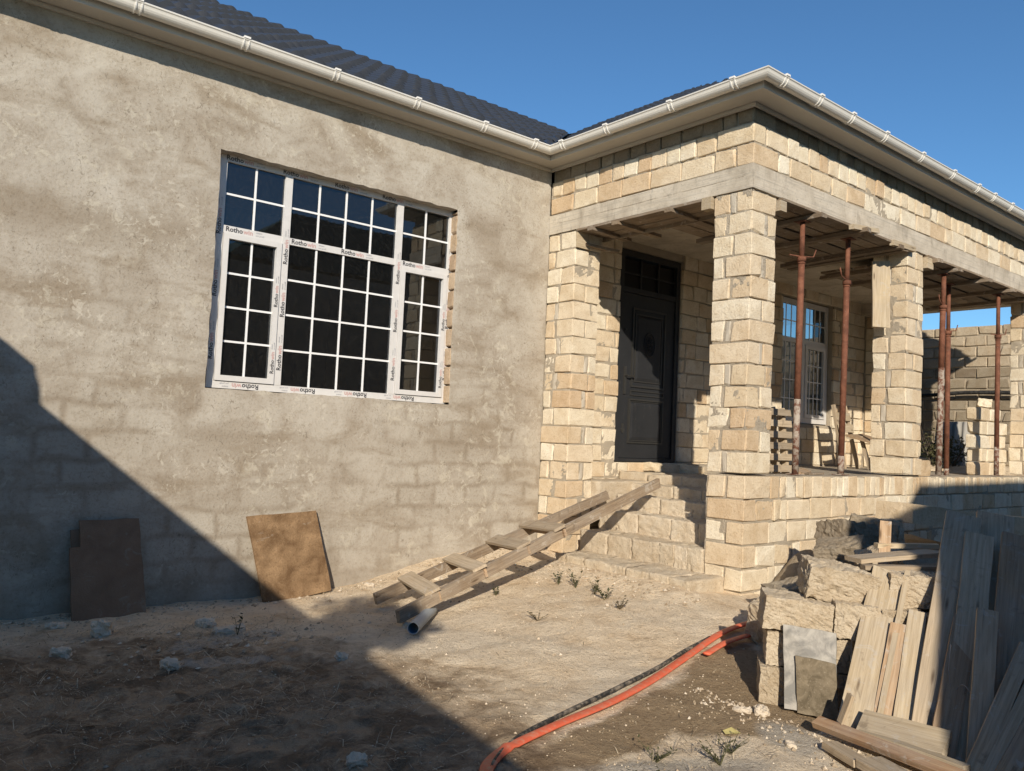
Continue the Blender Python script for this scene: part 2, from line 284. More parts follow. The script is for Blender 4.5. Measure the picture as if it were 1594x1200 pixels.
c = b.mix(n1, (.60, .10, .045), (.74, .165, .085)); c = b.mix(b.ramp(b.noise(p, 26, 5, .7), [(.50, 0.), (.66, .55)]), c, (.52, .36, .24)); M['hose'] = b.fin(c, .5, b.bump(n2, .2, .003), .35)
b = NB('black_hose'); p = b.pos(); n1 = b.noise(p, 26, 4, .65); M['bhose'] = b.fin(b.mix(b.ramp(n1, [(.45, 0.), (.65, .7)]), (.03, .029, .027), (.34, .29, .22)), .6, None, .3)
b = NB('grey_pipe'); p = b.pos(); n1 = b.noise(p, 20, 4); M['pipe'] = b.fin(b.mix(n1, (.30, .335, .35), (.40, .42, .42)), .5, None, .35)
b = NB('blue_lining'); p = b.pos(); n1 = b.noise(p, 20, 4); M['pipeblue'] = b.fin(b.mix(n1, (.05, .16, .28), (.09, .22, .36)), .5, None, .35)
b = NB('asbestos_sheet'); p = b.pos(); n1 = b.noise(p, 6, 5, .65); M['asbestos'] = b.fin(b.mix(n1, (.29, .275, .245), (.42, .40, .36)), .9, b.bump(n1, .4, .01), .1)
b = NB('field_stone'); p = b.pos(); r = b.rand(); n1 = b.noise(p, 14, 5, .65); n2 = b.noise(p, 70, 3, .7)
c = b.mix(n1, (.50, .42, .32), (.74, .64, .50)); M['rock'] = b.fin(c, .95, b.bump(b.math('ADD', n1, n2), .8, .012), .08)
b = NB('grit_chips'); r = b.rand(); M['gritm'] = b.fin(b.ramp(r, [(0, (.30, .23, .15)), (.6, (.52, .42, .30)), (1, (.70, .61, .48))]), .95, None, .05)
def simple(name, a, c, sc=20, rough=.8):
    b = NB(name); r = b.rand(); n1 = b.noise(b.pos(), sc, 3); f = b.math('FRACT', b.math('ADD', r, n1)); return b.fin(b.mix(f, a, c), rough, None, .2)
M['straw'] = simple('dry_straw', (.12, .085, .05), (.68, .56, .39)); M['leaf'] = simple('weed_leaf', (.045, .050, .022), (.11, .10, .05)); M['leafdry'] = simple('dry_leaf', (.09, .07, .04), (.20, .155, .09))
M['treeleaf'] = simple('tree_leaf', (.035, .055, .018), (.08, .10, .04)); M['bark'] = simple('bark', (.08, .06, .045), (.16, .13, .10), 30)
M['yellow'] = simple('yellow_leaf', (.60, .50, .18), (.70, .60, .28)); M['greenroof'] = simple('green_sheet', (.03, .075, .055), (.05, .10, .075), 3, .5); M['cable'] = simple('black_pipe', (.02, .02, .02), (.05, .048, .045))
M['nrender'] = simple('neighbour_render', (.30, .27, .23), (.40, .36, .30), 2); M['paper'] = simple('cement_bag', (.35, .36, .38), (.48, .48, .47), 8); M['wire'] = simple('binding_wire', (.25, .22, .19), (.45, .41, .36))

# ------------------------------------------------------------------ object helpers
WP = {}
def kids_loc(o, parent, wp):
    WP[o.name] = Vector(wp)
    if parent is not None:
        o.parent = parent; o.location = Vector(wp) - WP[parent.name]
    else: o.location = wp
def empty(name, loc, label=None, cat=None, group=None):
    o = bpy.data.objects.new(name, None); COL.objects.link(o); o.empty_display_size = .2; kids_loc(o, None, loc)
    tag(o, label, cat, group); return o
def tag(o, label=None, cat=None, group=None, kind=None):
    if label: o['label'] = label
    if cat: o['category'] = cat
    if group: o['group'] = group
    if kind: o['kind'] = kind
    return o
def mesh(name, V, F, mat, parent=None, org=None, smooth=False, mats=None, fm=None):
    V = [Vector(v) for v in V]
    if org is None:
        mn = Vector([min(v[i] for v in V) for i in range(3)]); mxx = Vector([max(v[i] for v in V) for i in range(3)])
        org = Vector(((mn.x+mxx.x)/2, (mn.y+mxx.y)/2, mn.z))
    org = Vector(org)
    me = bpy.data.meshes.new(name); me.from_pydata([v-org for v in V], [], F); me.update()
    me.materials.append(M[mat] if isinstance(mat, str) else mat)
    if mats:
        for q in mats: me.materials.append(M[q])
        for i, k in enumerate(fm): me.polygons[i].material_index = k
    if smooth: me.shade_smooth()
    o = bpy.data.objects.new(name, me); COL.objects.link(o); kids_loc(o, parent, org); return o
class MB:
    def __init__(s): s.V = []; s.F = []; s.fm = []
    def add(s, V, F, mi=0):
        k = len(s.V); s.V += [Vector(v) for v in V]; s.F += [tuple(i+k for i in f) for f in F]; s.fm += [mi]*len(F); return s
    def box(s, a, c, mi=0):
        x0, y0, z0 = a; x1, y1, z1 = c
        return s.add([(x0,y0,z0),(x1,y0,z0),(x1,y1,z0),(x0,y1,z0),(x0,y0,z1),(x1,y0,z1),(x1,y1,z1),(x0,y1,z1)],
              [(0,3,2,1),(4,5,6,7),(0,1,5,4),(1,2,6,5),(2,3,7,6),(3,0,4,7)], mi)
    def tube(s, pts, rad, seg=8, cap=True, mi=0, flat=None):
        pts = [Vector(q) for q in pts]; k0 = len(s.V); n = len(pts); up = Vector((0,0,1))
        rr = rad if isinstance(rad, (list, tuple)) else [rad]*n
        for i, q in enumerate(pts):
            d = (pts[min(i+1, n-1)] - pts[max(i-1, 0)]).normalized()
            a = d.cross(up)
            if a.length < 1e-3: a = d.cross(Vector((0,1,0)))
            a.normalize(); bb = a.cross(d)
            for j in range(seg):
                t = 2*math.pi*j/seg; fl = flat[i] if flat else 1.
                s.V.append(q + a*math.cos(t)*rr[i]*(2-fl if flat else 1) + bb*math.sin(t)*rr[i]*fl)
        for i in range(n-1):
            for j in range(seg):
                s.F.append((k0+i*seg+j, k0+i*seg+(j+1)%seg, k0+(i+1)*seg+(j+1)%seg, k0+(i+1)*seg+j)); s.fm.append(mi)
        if cap:
            s.F.append(tuple(k0+j for j in reversed(range(seg)))); s.F.append(tuple(k0+(n-1)*seg+j for j in range(seg))); s.fm += [mi, mi]
        return s
    def make(s, name, mat, parent=None, org=None, smooth=False, mats=None):
        return mesh(name, s.V, s.F, mat, parent, org, smooth, mats, s.fm if mats else None)
def hullblock(lo, hi, bev=.014, jit=.006, rr=rnd):
    lo = Vector(lo); hi = Vector(hi); d = hi-lo; bv = min(bev, .22*min(d)); pts = []
    for i in (0, 1):
        for j in (0, 1):
            for k in (0, 1):
                s = (i, j, k); cb = bv*rr.uniform(.45, 1.25)
                if rr.random() < .17: cb = min(bv*rr.uniform(1.8, 3.2), .3*min(d))
                ex = [rr.uniform(-jit, jit*.35) for _ in range(3)]
                for a in range(3):
                    q = [0, 0, 0]
                    for t in range(3):
                        ins = 0 if t == a else cb*rr.uniform(.6, 1.3)
                        ins -= ex[t]
                        q[t] = hi[t]-ins if s[t] else lo[t]+ins
                    pts.append(Vector(q))
    bm = bmesh.new()
    for q in pts: bm.verts.new(q)
    res = bmesh.ops.convex_hull(bm, input=bm.verts)
    dead = [g for g in res['geom_interior'] if isinstance(g, bmesh.types.BMVert)]
    bmesh.ops.delete(bm, geom=dead, context='VERTS')
    bm.verts.index_update()
    V = [v.co.copy() for v in bm.verts]; F = [tuple(v.index for v in f.verts) for f in bm.faces]; bm.free(); return V, F
def roughblock(dims, n=(5, 3, 3), amp=.02, rnd_=.16, seed=0, freq=5.):
    """a broken lump: subdivided box, corners rounded, surface pushed about by noise (local, centred)"""
    bm = bmesh.new(); bmesh.ops.create_cube(bm, size=2)
    bmesh.ops.subdivide_edges(bm, edges=bm.edges, cuts=max(n), use_grid_fill=True)
    so_ = Vector((seed*3.7, seed*1.9, seed*5.3)); out = []
    hd = Vector(dims)/2
    for v in bm.verts:
        q = v.co.copy(); s = q.normalized()
        q = q.lerp(s*1.25, rnd_)
        q = Vector((q.x*hd.x, q.y*hd.y, q.z*hd.z))
        nz = noise.fractal(q*freq*2.2+so_, .6, 2., 4)*amp*.75 + noise.noise(q*freq*.35+so_)*amp*.9 - max(0, noise.noise(q*45+so_))*min(amp, .02)*1.1
        q += Vector((s.x/max(hd.x, .01), s.y/max(hd.y, .01), s.z/max(hd.z, .01))).normalized()*nz
        out.append(q)
    bm.verts.index_update(); F = [tuple(v.index for v in f.verts) for f in bm.faces]; bm.free(); return out, F
def rough(name, center, dims, mat='stone_rough', parent=None, rz=0, tilt=(0, 0), amp=.02, rnd_=.16, seed=0, n=5, freq=5.):
    V, F = roughblock(dims, (n, n, n), amp, rnd_, seed, freq)
    rm = Matrix.Rotation(rz, 3, 'Z') @ Matrix.Rotation(tilt[0], 3, 'X') @ Matrix.Rotation(tilt[1], 3, 'Y')
    c = Vector(center); V = [rm @ v + c for v in V]
    return mesh(name, V, F, mat, parent)
def board(name, a, c, width, thick, mat, face=None, parent=None, warp=.004, nseg=6, notch=None, rag=0.):
    """plank from a to c; face = the way its broad side looks"""
    a = Vector(a); c = Vector(c); ax = (c-a); L = ax.length; ax.normalize()
    fc = Vector(face) if face is not None else Vector((0, 0, 1))
    nz = (fc - ax*fc.dot(ax)).normalized(); ny = nz.cross(ax)
    V = []; F = []
    k1, k2 = rnd.uniform(-1, 1)*warp*L, rnd.uniform(-1, 1)*warp*L
    for i in range(nseg+1):
        t = i/nseg; x = t*L; bw = math.sin(math.pi*t)
        hw = width/2*(1+rnd.uniform(-.03, .03)); e = [rnd.uniform(-.008, .008) for _ in range(4)] if i in (0, nseg) else [0]*4
        if i == nseg and rag: e = [rnd.uniform(-rag, rag) for _ in range(4)]
        V += [(x+e[0], -hw, -thick/2+k1*bw), (x+e[1], hw, -thick/2+k1*bw), (x+e[2], hw, thick/2+k1*bw+k2*.3*t), (x+e[3], -hw, thick/2+k1*bw)]
    for i in range(nseg):
        o = i*4
        for j in range(4): F.append((o+j, o+(j+1)%4, o+4+(j+1)%4, o+4+j))
    F.append((3, 2, 1, 0)); q = nseg*4; F.append((q, q+1, q+2, q+3))
    me = bpy.data.meshes.new(name); me.from_pydata(V, [], F); me.update(); me.materials.append(M[mat])
    o = bpy.data.objects.new(name, me); COL.objects.link(o)
    mm = Matrix((ax, ny, nz)).transposed().to_4x4(); o.rotation_euler = mm.to_euler()
    kids_loc(o, parent, a); return o

# ------------------------------------------------------------------ ground
def sm(a, c, v):
    t = min(1, max(0, (v-a)/(c-a))); return t*t*(3-2*t)
def gz(x, y):
    z = -.25 + .20*sm(3.4, 5.9, x)*sm(2.6, 4.3, y)
    z += .10*sm(6.55, 7.15, y)*sm(3.6, 5.2, x)
    z += 1.15*sm(13.9, 15.2, x)
    z += .075*math.exp(-((x-5.74)/.22)**2)*sm(4.2, 4.6, y)*sm(6.6, 6.2, y)
    return z
def gzn(x, y):
    v = Vector((x, y, 0)); d = noise.fractal(v*1.4, 1., 2., 4)*.022 + noise.fractal(v*6, 1., 2., 4)*.010
    hm = sm(3.4, 2.0, x)*sm(6.6, 5.4, y)
    d += hm*(abs(noise.noise(v*8+Vector((3, 1, 0))))*.05 + noise.noise(v*17)*.018)
    return gz(x, y)+d
xs = [-60, -30, -15, -8, -5, -3, -2, -1.2, -.6]; x = 0.
while x < 7.2: xs.append(x); x += .032
xs += [7.5, 8, 9, 10, 11, 12, 13, 13.7, 13.9, 14.1, 14.3, 14.5, 14.7, 14.9, 15.1, 15.4, 16, 17, 18, 20, 25, 40, 80]
ys = [-60, -30, -15, -8, -4, -2, -1, -.4, .2, .6, 1.0]; y = 1.3
while y < 7.2: ys.append(y); y += .032
ys += [7.5, 8, 9, 11, 14, 20, 30, 60]
V = []; F = []
for x in xs:
    for y in ys: V.append((x, y, gzn(x, y)))
ny = len(ys)
for i in range(len(xs)-1):
    for j in range(ny-1): F.append((i*ny+j, (i+1)*ny+j, (i+1)*ny+j+1, i*ny+j+1))
g = mesh('ground', V, F, 'dirt', org=(0, 0, 0), smooth=True); tag(g, 'pale dusty dirt yard with damp brown patches', None, kind='structure')

# ------------------------------------------------------------------ house
X0, YA, YF, XE = 6.28, 7.08, 4.30, 13.70      # side face, rendered wall, porch front, end pillar
ZB0, ZB1, ZS = 3.66, 3.89, 4.45               # beam underside, beam top, soffit
house = empty('house', (X0, YA, 0), 'single-storey stone house with half-rendered front, open porch and dark tiled roof', 'house')

# rendered wall with a ragged window opening
WX0, WX1, WZ0, WZ1 = 2.395, 4.955, 1.585, 3.685
V = []; F = []; st = .08
gx = []; x = -8.
while x < -1: gx.append(x); x += .5
while x < X0-.02: gx.append(x); x += st
gx.append(X0)
for e in (WX0, WX1):
    k = min(range(len(gx)), key=lambda i: abs(gx[i]-e)); gx[k] = e
gzv = []; z = -.75
while z < ZS: gzv.append(z); z += st
gzv.append(ZS+.03)
for e in (WZ0, WZ1):
    k = min(range(len(gzv)), key=lambda i: abs(gzv[i]-e)); gzv[k] = e
def wall_y(x, z):
    v = Vector((x, z, 2.7)); return YA + noise.fractal(v*.9, 1., 2., 3)*.008 + noise.fractal(v*5, 1., 2., 3)*.002
idx = {}
for i, x in enumerate(gx):
    for j, z in enumerate(gzv):
        xx, zz = x, z
        edge = (x in (WX0, WX1) and WZ0 <= z <= WZ1) or (z in (WZ0, WZ1) and WX0 <= x <= WX1)
        if edge: xx += rnd.uniform(-.008, .006); zz += rnd.uniform(-.008, .007)
        idx[i, j] = len(V); V.append((xx, wall_y(x, z) + (rnd.uniform(.0, .008) if edge else 0), zz))
for i in range(len(gx)-1):
    for j in range(len(gzv)-1):
        if WX0-1e-6 <= gx[i] and gx[i+1] <= WX1+1e-6 and WZ0-1e-6 <= gzv[j] and gzv[j+1] <= WZ1+1e-6: continue
        F.append((idx[i, j], idx[i+1, j], idx[i+1, j+1], idx[i, j+1]))
# reveals: head, sill, left jamb in render
def loop(i0, i1, j0, j1):
    return [idx[i, j0] for i in range(i0, i1+1)], [idx[i, j1] for i in range(i0, i1+1)], [idx[i0, j] for j in range(j0, j1+1)], [idx[i1, j] for j in range(j0, j1+1)]
iL, iR, jB, jT = gx.index(WX0), gx.index(WX1), gzv.index(WZ0), gzv.index(WZ1)
bot, top, lef, rig = loop(iL, iR, jB, jT)
def reveal(ids, flip):
    k0 = len(V)
    for q in ids: V.append(V[q])
    k = len(V)
    for q in ids: V.append((V[q][0], YA+.30, V[q][2]))
    for n_ in range(len(ids)-1):
        f_ = (k0+n_, k0+n_+1, k+n_+1, k+n_); F.append(f_ if not flip else f_[::-1])
reveal(top, True); reveal(bot, False); reveal(lef, True)
pw = mesh('rendered_wall', V, F, 'plaster', house, smooth=True)
tag(pw, 'grey-beige cement render with block courses ghosting through')
# room behind the wall (closed box, so that the panes show a dark interior)
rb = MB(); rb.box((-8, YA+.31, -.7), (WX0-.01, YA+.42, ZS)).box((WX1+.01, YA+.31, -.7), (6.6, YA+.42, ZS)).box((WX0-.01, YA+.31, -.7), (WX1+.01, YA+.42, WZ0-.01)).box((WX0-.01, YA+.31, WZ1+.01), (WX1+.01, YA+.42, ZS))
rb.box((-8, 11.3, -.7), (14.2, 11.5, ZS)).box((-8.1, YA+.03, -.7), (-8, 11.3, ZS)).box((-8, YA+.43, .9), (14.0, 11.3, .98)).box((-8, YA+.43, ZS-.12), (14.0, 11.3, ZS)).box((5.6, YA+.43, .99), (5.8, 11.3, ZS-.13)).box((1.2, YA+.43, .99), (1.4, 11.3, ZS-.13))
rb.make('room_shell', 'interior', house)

# ---- block work
BLOCKS = []   # (parent, V, F, mat, size score)
def addblock(parent, lo, hi, mat=None, bev=.0070, jit=.0085, face='y'):
    V, F = hullblock(lo, hi, bev, jit)
    c = (Vector(lo)+Vector(hi))/2; d = (c-CAM).length
    dims = Vector(hi)-Vector(lo); ar = (dims.x if face == 'y' else dims.y)*dims.z
    rel = c-CAM; dep = rel.dot(fw); sx_ = FOCAL*rel.dot(cr)/max(dep, .1)+797; sy_ = 600-FOCAL*rel.dot(cu)/max(dep, .1)
    vis = 1. if (0 < dep and -30 < sx_ < 1625 and -30 < sy_ < 1230) else .0
    if mat is None:
        r_ = rnd.random(); mat = 'stone' if r_ < .52 else ('stone_pale' if r_ < .80 else 'stone_gold')
    BLOCKS.append((parent, V, F, mat, vis*ar/d/d))
def row_y(parent, x0, x1, z0, z1, yface, widths, depth=.19, gap=.009, proud=.010, mats=None, start=None, skip=()):
    """a course on a face looking to -y"""
    x = x0; i = 0
    while x < x1-.03:
        wd = widths(i); i += 1
        xe = min(x+wd, x1)
        if x1-xe < .07: xe = x1
        segs = [(x, xe)]
        for (sx0, sx1, sz0, sz1) in skip:
            if z1 > sz0+.03 and z0 < sz1-.03:
                ns = []
                for (a, c_) in segs:
                    if c_ <= sx0 or a >= sx1: ns.append((a, c_))
                    else:
                        if a < sx0-.04: ns.append((a, sx0))
                        if c_ > sx1+.04: ns.append((sx1, c_))
                segs = ns
        for (a, c_) in segs:
            pr = rnd.uniform(-.006, proud*1.3); g2 = gap*rnd.uniform(.3, 1.7)
            zt = z1-gap*rnd.uniform(.5, 1.3)+rnd.uniform(-.004, .004)
            zb = z0
            for (sx0, sx1, sz0, sz1) in skip:
                if c_ > sx0+.02 and a < sx1-.02:
                    if zb < sz1 < zt: zb = sz1
                    if zb < sz0 < zt: zt = sz0
            if c_-a-g2 > .025 and zt-zb > .03:
                addblock(parent, (a+g2/2, yface-pr, zb+gap*.3), (c_-g2/2, yface+depth, zt), mats() if mats else None)
        x = xe
def row_x(parent, y0, y1, z0, z1, xface, widths, depth=.19, gap=.009, proud=.012, mats=None):
    """a course on a face looking to -x; y falls from y0 to y1"""
    y = y0; i = 0
    while y > y1+.03:
        wd = widths(i); i += 1; ye = max(y-wd, y1)
        if ye-y1 < .07: ye = y1
        pr = rnd.uniform(-.004, proud); g2 = gap*rnd.uniform(.5, 1.4)
        addblock(parent, (xface-pr, ye+g2/2, z0+gap*.3), (xface+depth, y-g2/2, z1-gap*rnd.uniform(.5, 1.3)), mats() if mats else None, face='x')
        y = ye
def pick(*ws): return lambda i: rnd.choice(ws)*rnd.uniform(.93, 1.06)
def stretch(i): return rnd.choice((.40, .40, .41, .39, .30, .21))*rnd.uniform(.95, 1.04)
def header(i): return rnd.choice((.19, .20, .20, .21, .18))*rnd.uniform(.9, 1.06)

def relief(parent, axis, face, u0, u1, z0, z1, base=-.0120, amp=.016, skip=(), st=.022, mat='mortar'):
    V = []; F = []; nu = max(2, int((u1-u0)/st)); nz_ = max(2, int((z1-z0)/st))
    for i in range(nu+1):
        for j in range(nz_+1):
            u = u0+(u1-u0)*i/nu; z = z0+(z1-z0)*j/nz_; v = Vector((u*3.1, z*3.1, face*7+axis))
            d = base + amp*noise.fractal(v*2.2, 1., 2., 4) + amp*.6*noise.noise(v*14)
            d = min(d, .006 if amp < .01 else -.0070)
            V.append((u, face-d, z) if axis == 1 else (face-d, u, z))
    for i in range(nu):
        for j in range(nz_):
            u = u0+(u1-u0)*(i+.5)/nu; z = z0+(z1-z0)*(j+.5)/nz_
            if any(a-.01 < u < c_+.01 and e-.01 < z < f_+.01 for a, c_, e, f_ in skip): continue
            q_ = (i*(nz_+1)+j, (i+1)*(nz_+1)+j, (i+1)*(nz_+1)+j+1, i*(nz_+1)+j+1); F.append(q_ if axis == 1 else q_[::-1])
    return mesh('mortar_joints', V, F, mat, parent, smooth=True)
# walls over the beam (side and front)
uw = MB(); RC = .034
uw.box((X0+.045, YF+.045, ZB1), (X0+.4, YA, ZS+.02)); uw.box((X0+.4, YF+.045, ZB1), (XE+.4, YF+.4, ZS+.02))
upper = uw.make('upper_wall', 'mortar', house)
c1, c2, c3 = ZB1+.004, ZB1+.205, ZB1+.40
pal = lambda: 'stone_pale' if rnd.random() < .5 else ('stone' if rnd.random() < .75 else 'stone_gold')
row_x(upper, YA-.02, YF+.19, c1, c2, X0, lambda i: rnd.uniform(.37, .44), mats=lambda: 'stone_gold' if rnd.random() < .6 else 'stone')
row_x(upper, YA-.02, YF+.42, c2, c3, X0, header, mats=pal)
row_x(upper, YA-.02, YF+.21, c3, ZS+.01, X0+.026, lambda i: rnd.uniform(.17, .30), mats=lambda: 'stone_old_shade')  # top course: eave shadow put into the stone colour
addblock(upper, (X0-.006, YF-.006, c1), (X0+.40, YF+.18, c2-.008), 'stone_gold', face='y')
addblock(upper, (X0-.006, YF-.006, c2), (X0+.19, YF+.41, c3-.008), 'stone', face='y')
addblock(upper, (X0+.022, YF+.020, c3), (X0+.38, YF+.20, ZS+.01), 'stone_old_shade', face='y')
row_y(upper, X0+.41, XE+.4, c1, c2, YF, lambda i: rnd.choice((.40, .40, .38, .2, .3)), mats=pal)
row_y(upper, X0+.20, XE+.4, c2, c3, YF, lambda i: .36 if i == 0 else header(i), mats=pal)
row_y(upper, X0+.39, XE+.4, c3, ZS+.01, YF+.026, header, mats=lambda: 'stone_old_shade')  # same painted eave shade along the front

relief(upper, 0, X0, YF+.012, YA-.004, ZB1+.002, c3); relief(upper, 1, YF, X0+.012, XE+.38, ZB1+.002, c3)
# concrete ring beam on the pillars
bmk = MB(); bmk.box((X0-.006, YF-.006, ZB0), (XE+.4, YF+.40, ZB1)); beam = bmk.make('concrete_beam', 'concrete', house); tag(beam, 'pale concrete beam with board marks')
mb = MB(); mb.box((X0-.004, YF+.404, ZB0+.003), (X0+.40, YA-.002, ZB1-.002)); mb.make('concrete_beam', 'concrete', house)
mb = MB(); mb.box((XE, YF+.404, ZB0+.003), (XE+.40, YA, ZB1-.002)); mb.make('concrete_beam', 'concrete', house)
relief(beam, 1, YF-.006, X0-.004, XE+.39, ZB0+.002, ZB1-.002, .0015, .004, (), .03, 'concrete'); relief(beam, 0, X0-.004, YF-.004, YA-.004, ZB0+.002, ZB1-.002, .0015, .004, (), .03, 'concrete')
# board-mark ridge cast in the beam
V = []; F = []
pts_ = [(X0-.0085, YA-.05-.11*i) for i in range(25)]
for i, (x_, y_) in enumerate(pts_):
    zz_ = ZB0+.118+.006*noise.noise(Vector((i*.4, 0, 3))); V += [(x_+.004, y_, zz_), (x_-.003*max(0, .4+noise.noise(Vector((i*.9, 2, 0)))), y_, zz_+.004), (x_+.004, y_, zz_+.009)]
for i in range(24): F += [(i*3, i*3+3, i*3+4, i*3+1), (i*3+1, i*3+4, i*3+5, i*3+2)]
mesh('board_mark', V, F, 'concrete', beam)
mb = MB(); mb.box((X0+.41, YF+.41, ZB1-.03), (XE, YA, ZB1+.1)); mb.make('porch_ceiling', 'concrete', house)

# pillars
def pillar(x0, x1, y0, y1, z0, z1, ncourse, open_right=True, flip=0):
    core = MB(); core.box((x0+RC, y0+RC, z0), (x1-RC, y1-RC, z1)); pl = core.make('pillar', 'mortar', house)
    hgt = (z1-z0)/ncourse
    relief(pl, 0, x0, y0+.012, y1-.012, z0, z1); relief(pl, 1, y0, x0+.012, x1-.012, z0, z1)
    for k in range(ncourse):
        a, c_ = z0+k*hgt, z0+(k+1)*hgt-.008
        w_, d_ = x1-x0, y1-y0
        j = lambda: rnd.uniform(-.007, .009)
        gm = lambda: 'stone_gold' if rnd.random() < .22 else ('stone_pale' if rnd.random() < .4 else 'stone')
        if (k+flip) % 2:   # long sides along y: one long block on the side face, two heads on the front
            s = w_*rnd.uniform(.44, .56)
            if rnd.random() < .35:
                addblock(pl, (x0-j(), y0-j(), a), (x0+s-.012, y1+j(), c_), gm(), face='x')
            else:
                t = d_*rnd.uniform(.5, .72)
                addblock(pl, (x0-j(), y0-j(), a), (x0+s-.012, y0+t, c_), gm(), face='x')
                addblock(pl, (x0-j(), y0+t+.03, a), (x0+s-.012, y1+j(), c_), gm(), face='x')
            if rnd.random() < .5:
                addblock(pl, (x0+s-.008, y0+.006, a), (x0+s+.05, y1-.03, c_), 'mortar_fill', .01, .004)
                s += .05
            addblock(pl, (x0+s+.004, y0-j(), a), (x1+j(), y1+j(), c_), gm())
        else:
            s = d_*rnd.uniform(.44, .60)
            addblock(pl, (x0-j(), y0-j(), a), (x1+j() if rnd.random() < .55 else x1-.13, y0+s-.012, c_), gm())
            if True: addblock(pl, (x1-.12, y0-j(), a), (x1+j(), y0+s-.012, c_), gm())  if BLOCKS[-1][1] and max(v.x for v in BLOCKS[-1][1]) < x1-.1 else None
            if rnd.random() < .55:
                addblock(pl, (x0+.004, y0+s-.008, a), (x1-.02, y0+s+.055, c_), 'mortar_fill', .01, .004, face='x'); s += .055
            addblock(pl, (x0-j(), y0+s+.004, a), (x1+j(), y1+j(), c_), gm(), face='x')
    return pl
p1 = pillar(X0, X0+.41, YF, YF+.42, 1.035, ZB0-.003, 13)
p2 = pillar(X0, X0+.41, 6.62, YA-.003, .0, ZB0-.003, 18, flip=1)
p3 = pillar(9.37, 9.80, YF, YF+.40, 1.035, ZB0-.003, 13, flip=1)
p4 = pillar(XE, XE+.40, YF, YF+.41, 1.035, ZB0-.003, 13)
for q, t in ((p1, 'free-standing corner pillar of alternating limestone blocks'), (p2, 'pillar built against the rendered wall'), (p3, 'middle pillar of the porch front'), (p4, 'end pillar of the porch front')): tag(q, t)

# porch back wall with door and window openings
DX0, DX1, DZ0, DZ1 = 7.555, 8.775, 1.005, 3.765
QX0, QX1, QZ0, QZ1 = 11.27, 12.80, 1.675, 3.70
bw = MB()
ytop = ZB1+.02
yb0, yb1 = YA+RC, YA+.40
bw.box((X0+.02, yb0, -.3), (DX0, yb1, ytop)).box((DX0, yb0, -.3), (DX1, yb1, DZ0)).box((DX0, yb0, DZ1), (DX1, yb1, ytop)).box((DX1, yb0, -.3), (QX0, yb1, ytop)).box((QX0, yb0, -.3), (QX1, yb1, QZ0)).box((QX0, yb0, QZ1), (QX1, yb1, ytop)).box((QX1, yb0, -.3), (XE+.4, yb1, ytop))
bw.box((13.86, 6.5, .9), (14.1, YA+RC, ytop))
back = bw.make('porch_back_wall', 'mortar', house)
z = .0; k = 0
sk = [(DX0, DX1, DZ0, DZ1), (QX0, QX1, QZ0, QZ1)]
while z < ytop-.05:
    z1_ = min(z+.204, ytop)
    row_y(back, X0+.42 - (.1 if k % 2 else 0), 13.84, z, z1_, YA, stretch, skip=sk, mats=pal)
    z = z1_; k += 1
z = 1.0
while z < ytop-.05:
    z1_ = min(z+.204, ytop); row_x(back, YA-.02, 6.5, z, z1_, 13.84, stretch); z = z1_

relief(back, 1, YA, X0+.40, 13.84, .0, ytop, skip=sk)
# porch floor
mb = MB(); mb.box((8.85, YF+.36, .55), (XE+.35, YA-.004, 1.0)).box((7.62, YF+.36, .3), (8.85, YF+.95, .995)).box((X0+.42, YF+.36, .05), (7.62, YF+.44, .98)); mb.make('porch_floor', 'slab', house)

# ---- soffit, fascia, gutter: profiles swept along the eave with mitred corners
XL, XR = -8., 14.45
def path(o): return [(XL, YA-o), (X0-o, YA-o), (X0-o, YF-o), (XR, YF-o)]
def sweep(prof, close=False):
    V = []; F = []; n = len(prof)
    for o, z in prof:
        for (x, y) in path(o): V.append((x, y, z))
    rng_ = n if close else n-1
    for i in range(rng_):
        for j in range(3):
            a = i*4+j; c_ = ((i+1) % n)*4+j; F.append((a, a+1, c_+1, c_))
    return V, F
V, F = sweep([(-.02, ZS), (.24, ZS+.012), (.24, ZS+.035), (-.02, ZS+.035)], True); mesh('soffit', V, F, 'soffit', house)
V, F = sweep([(.002, ZS-.035), (.028, ZS-.035), (.028, ZS-.002), (.002, ZS-.002)], True); mesh('soffit_trim', V, F, 'soffit', house)
V, F = sweep([(.243, ZS-.015), (.262, ZS-.015), (.262, ZS+.13), (.243, ZS+.13)], True); mesh('fascia', V, F, 'soffit', house)
GR, GO, GZ = .062, .328, 4.542
prof = [(GO+GR+.010, GZ-.004), (GO+GR+.012, GZ+.006), (GO+GR+.002, GZ+.010), (GO+GR-.003, GZ+.002)]
inn = [(GO+GR*math.cos(t)*.94, GZ-GR*1.12*math.sin(t)*.95) for t in [math.pi*i/12 for i in range(13)]]
outp = [(GO+GR*math.cos(t), GZ-GR*1.12*math.sin(t)) for t in [math.pi*i/12 for i in range(13)]]
full = [(GO+GR+.004, GZ+.009)] + inn[1:] + outp[::-1][:-1] + [(GO+GR+.001, GZ-.012), (GO+GR+.009, GZ-.006), (GO+GR+.011, GZ+.003)]
V, F = sweep(full, True); gut = mesh('gutter', V, F, 'gutter', house); tag(gut, 'cream half-round gutter')
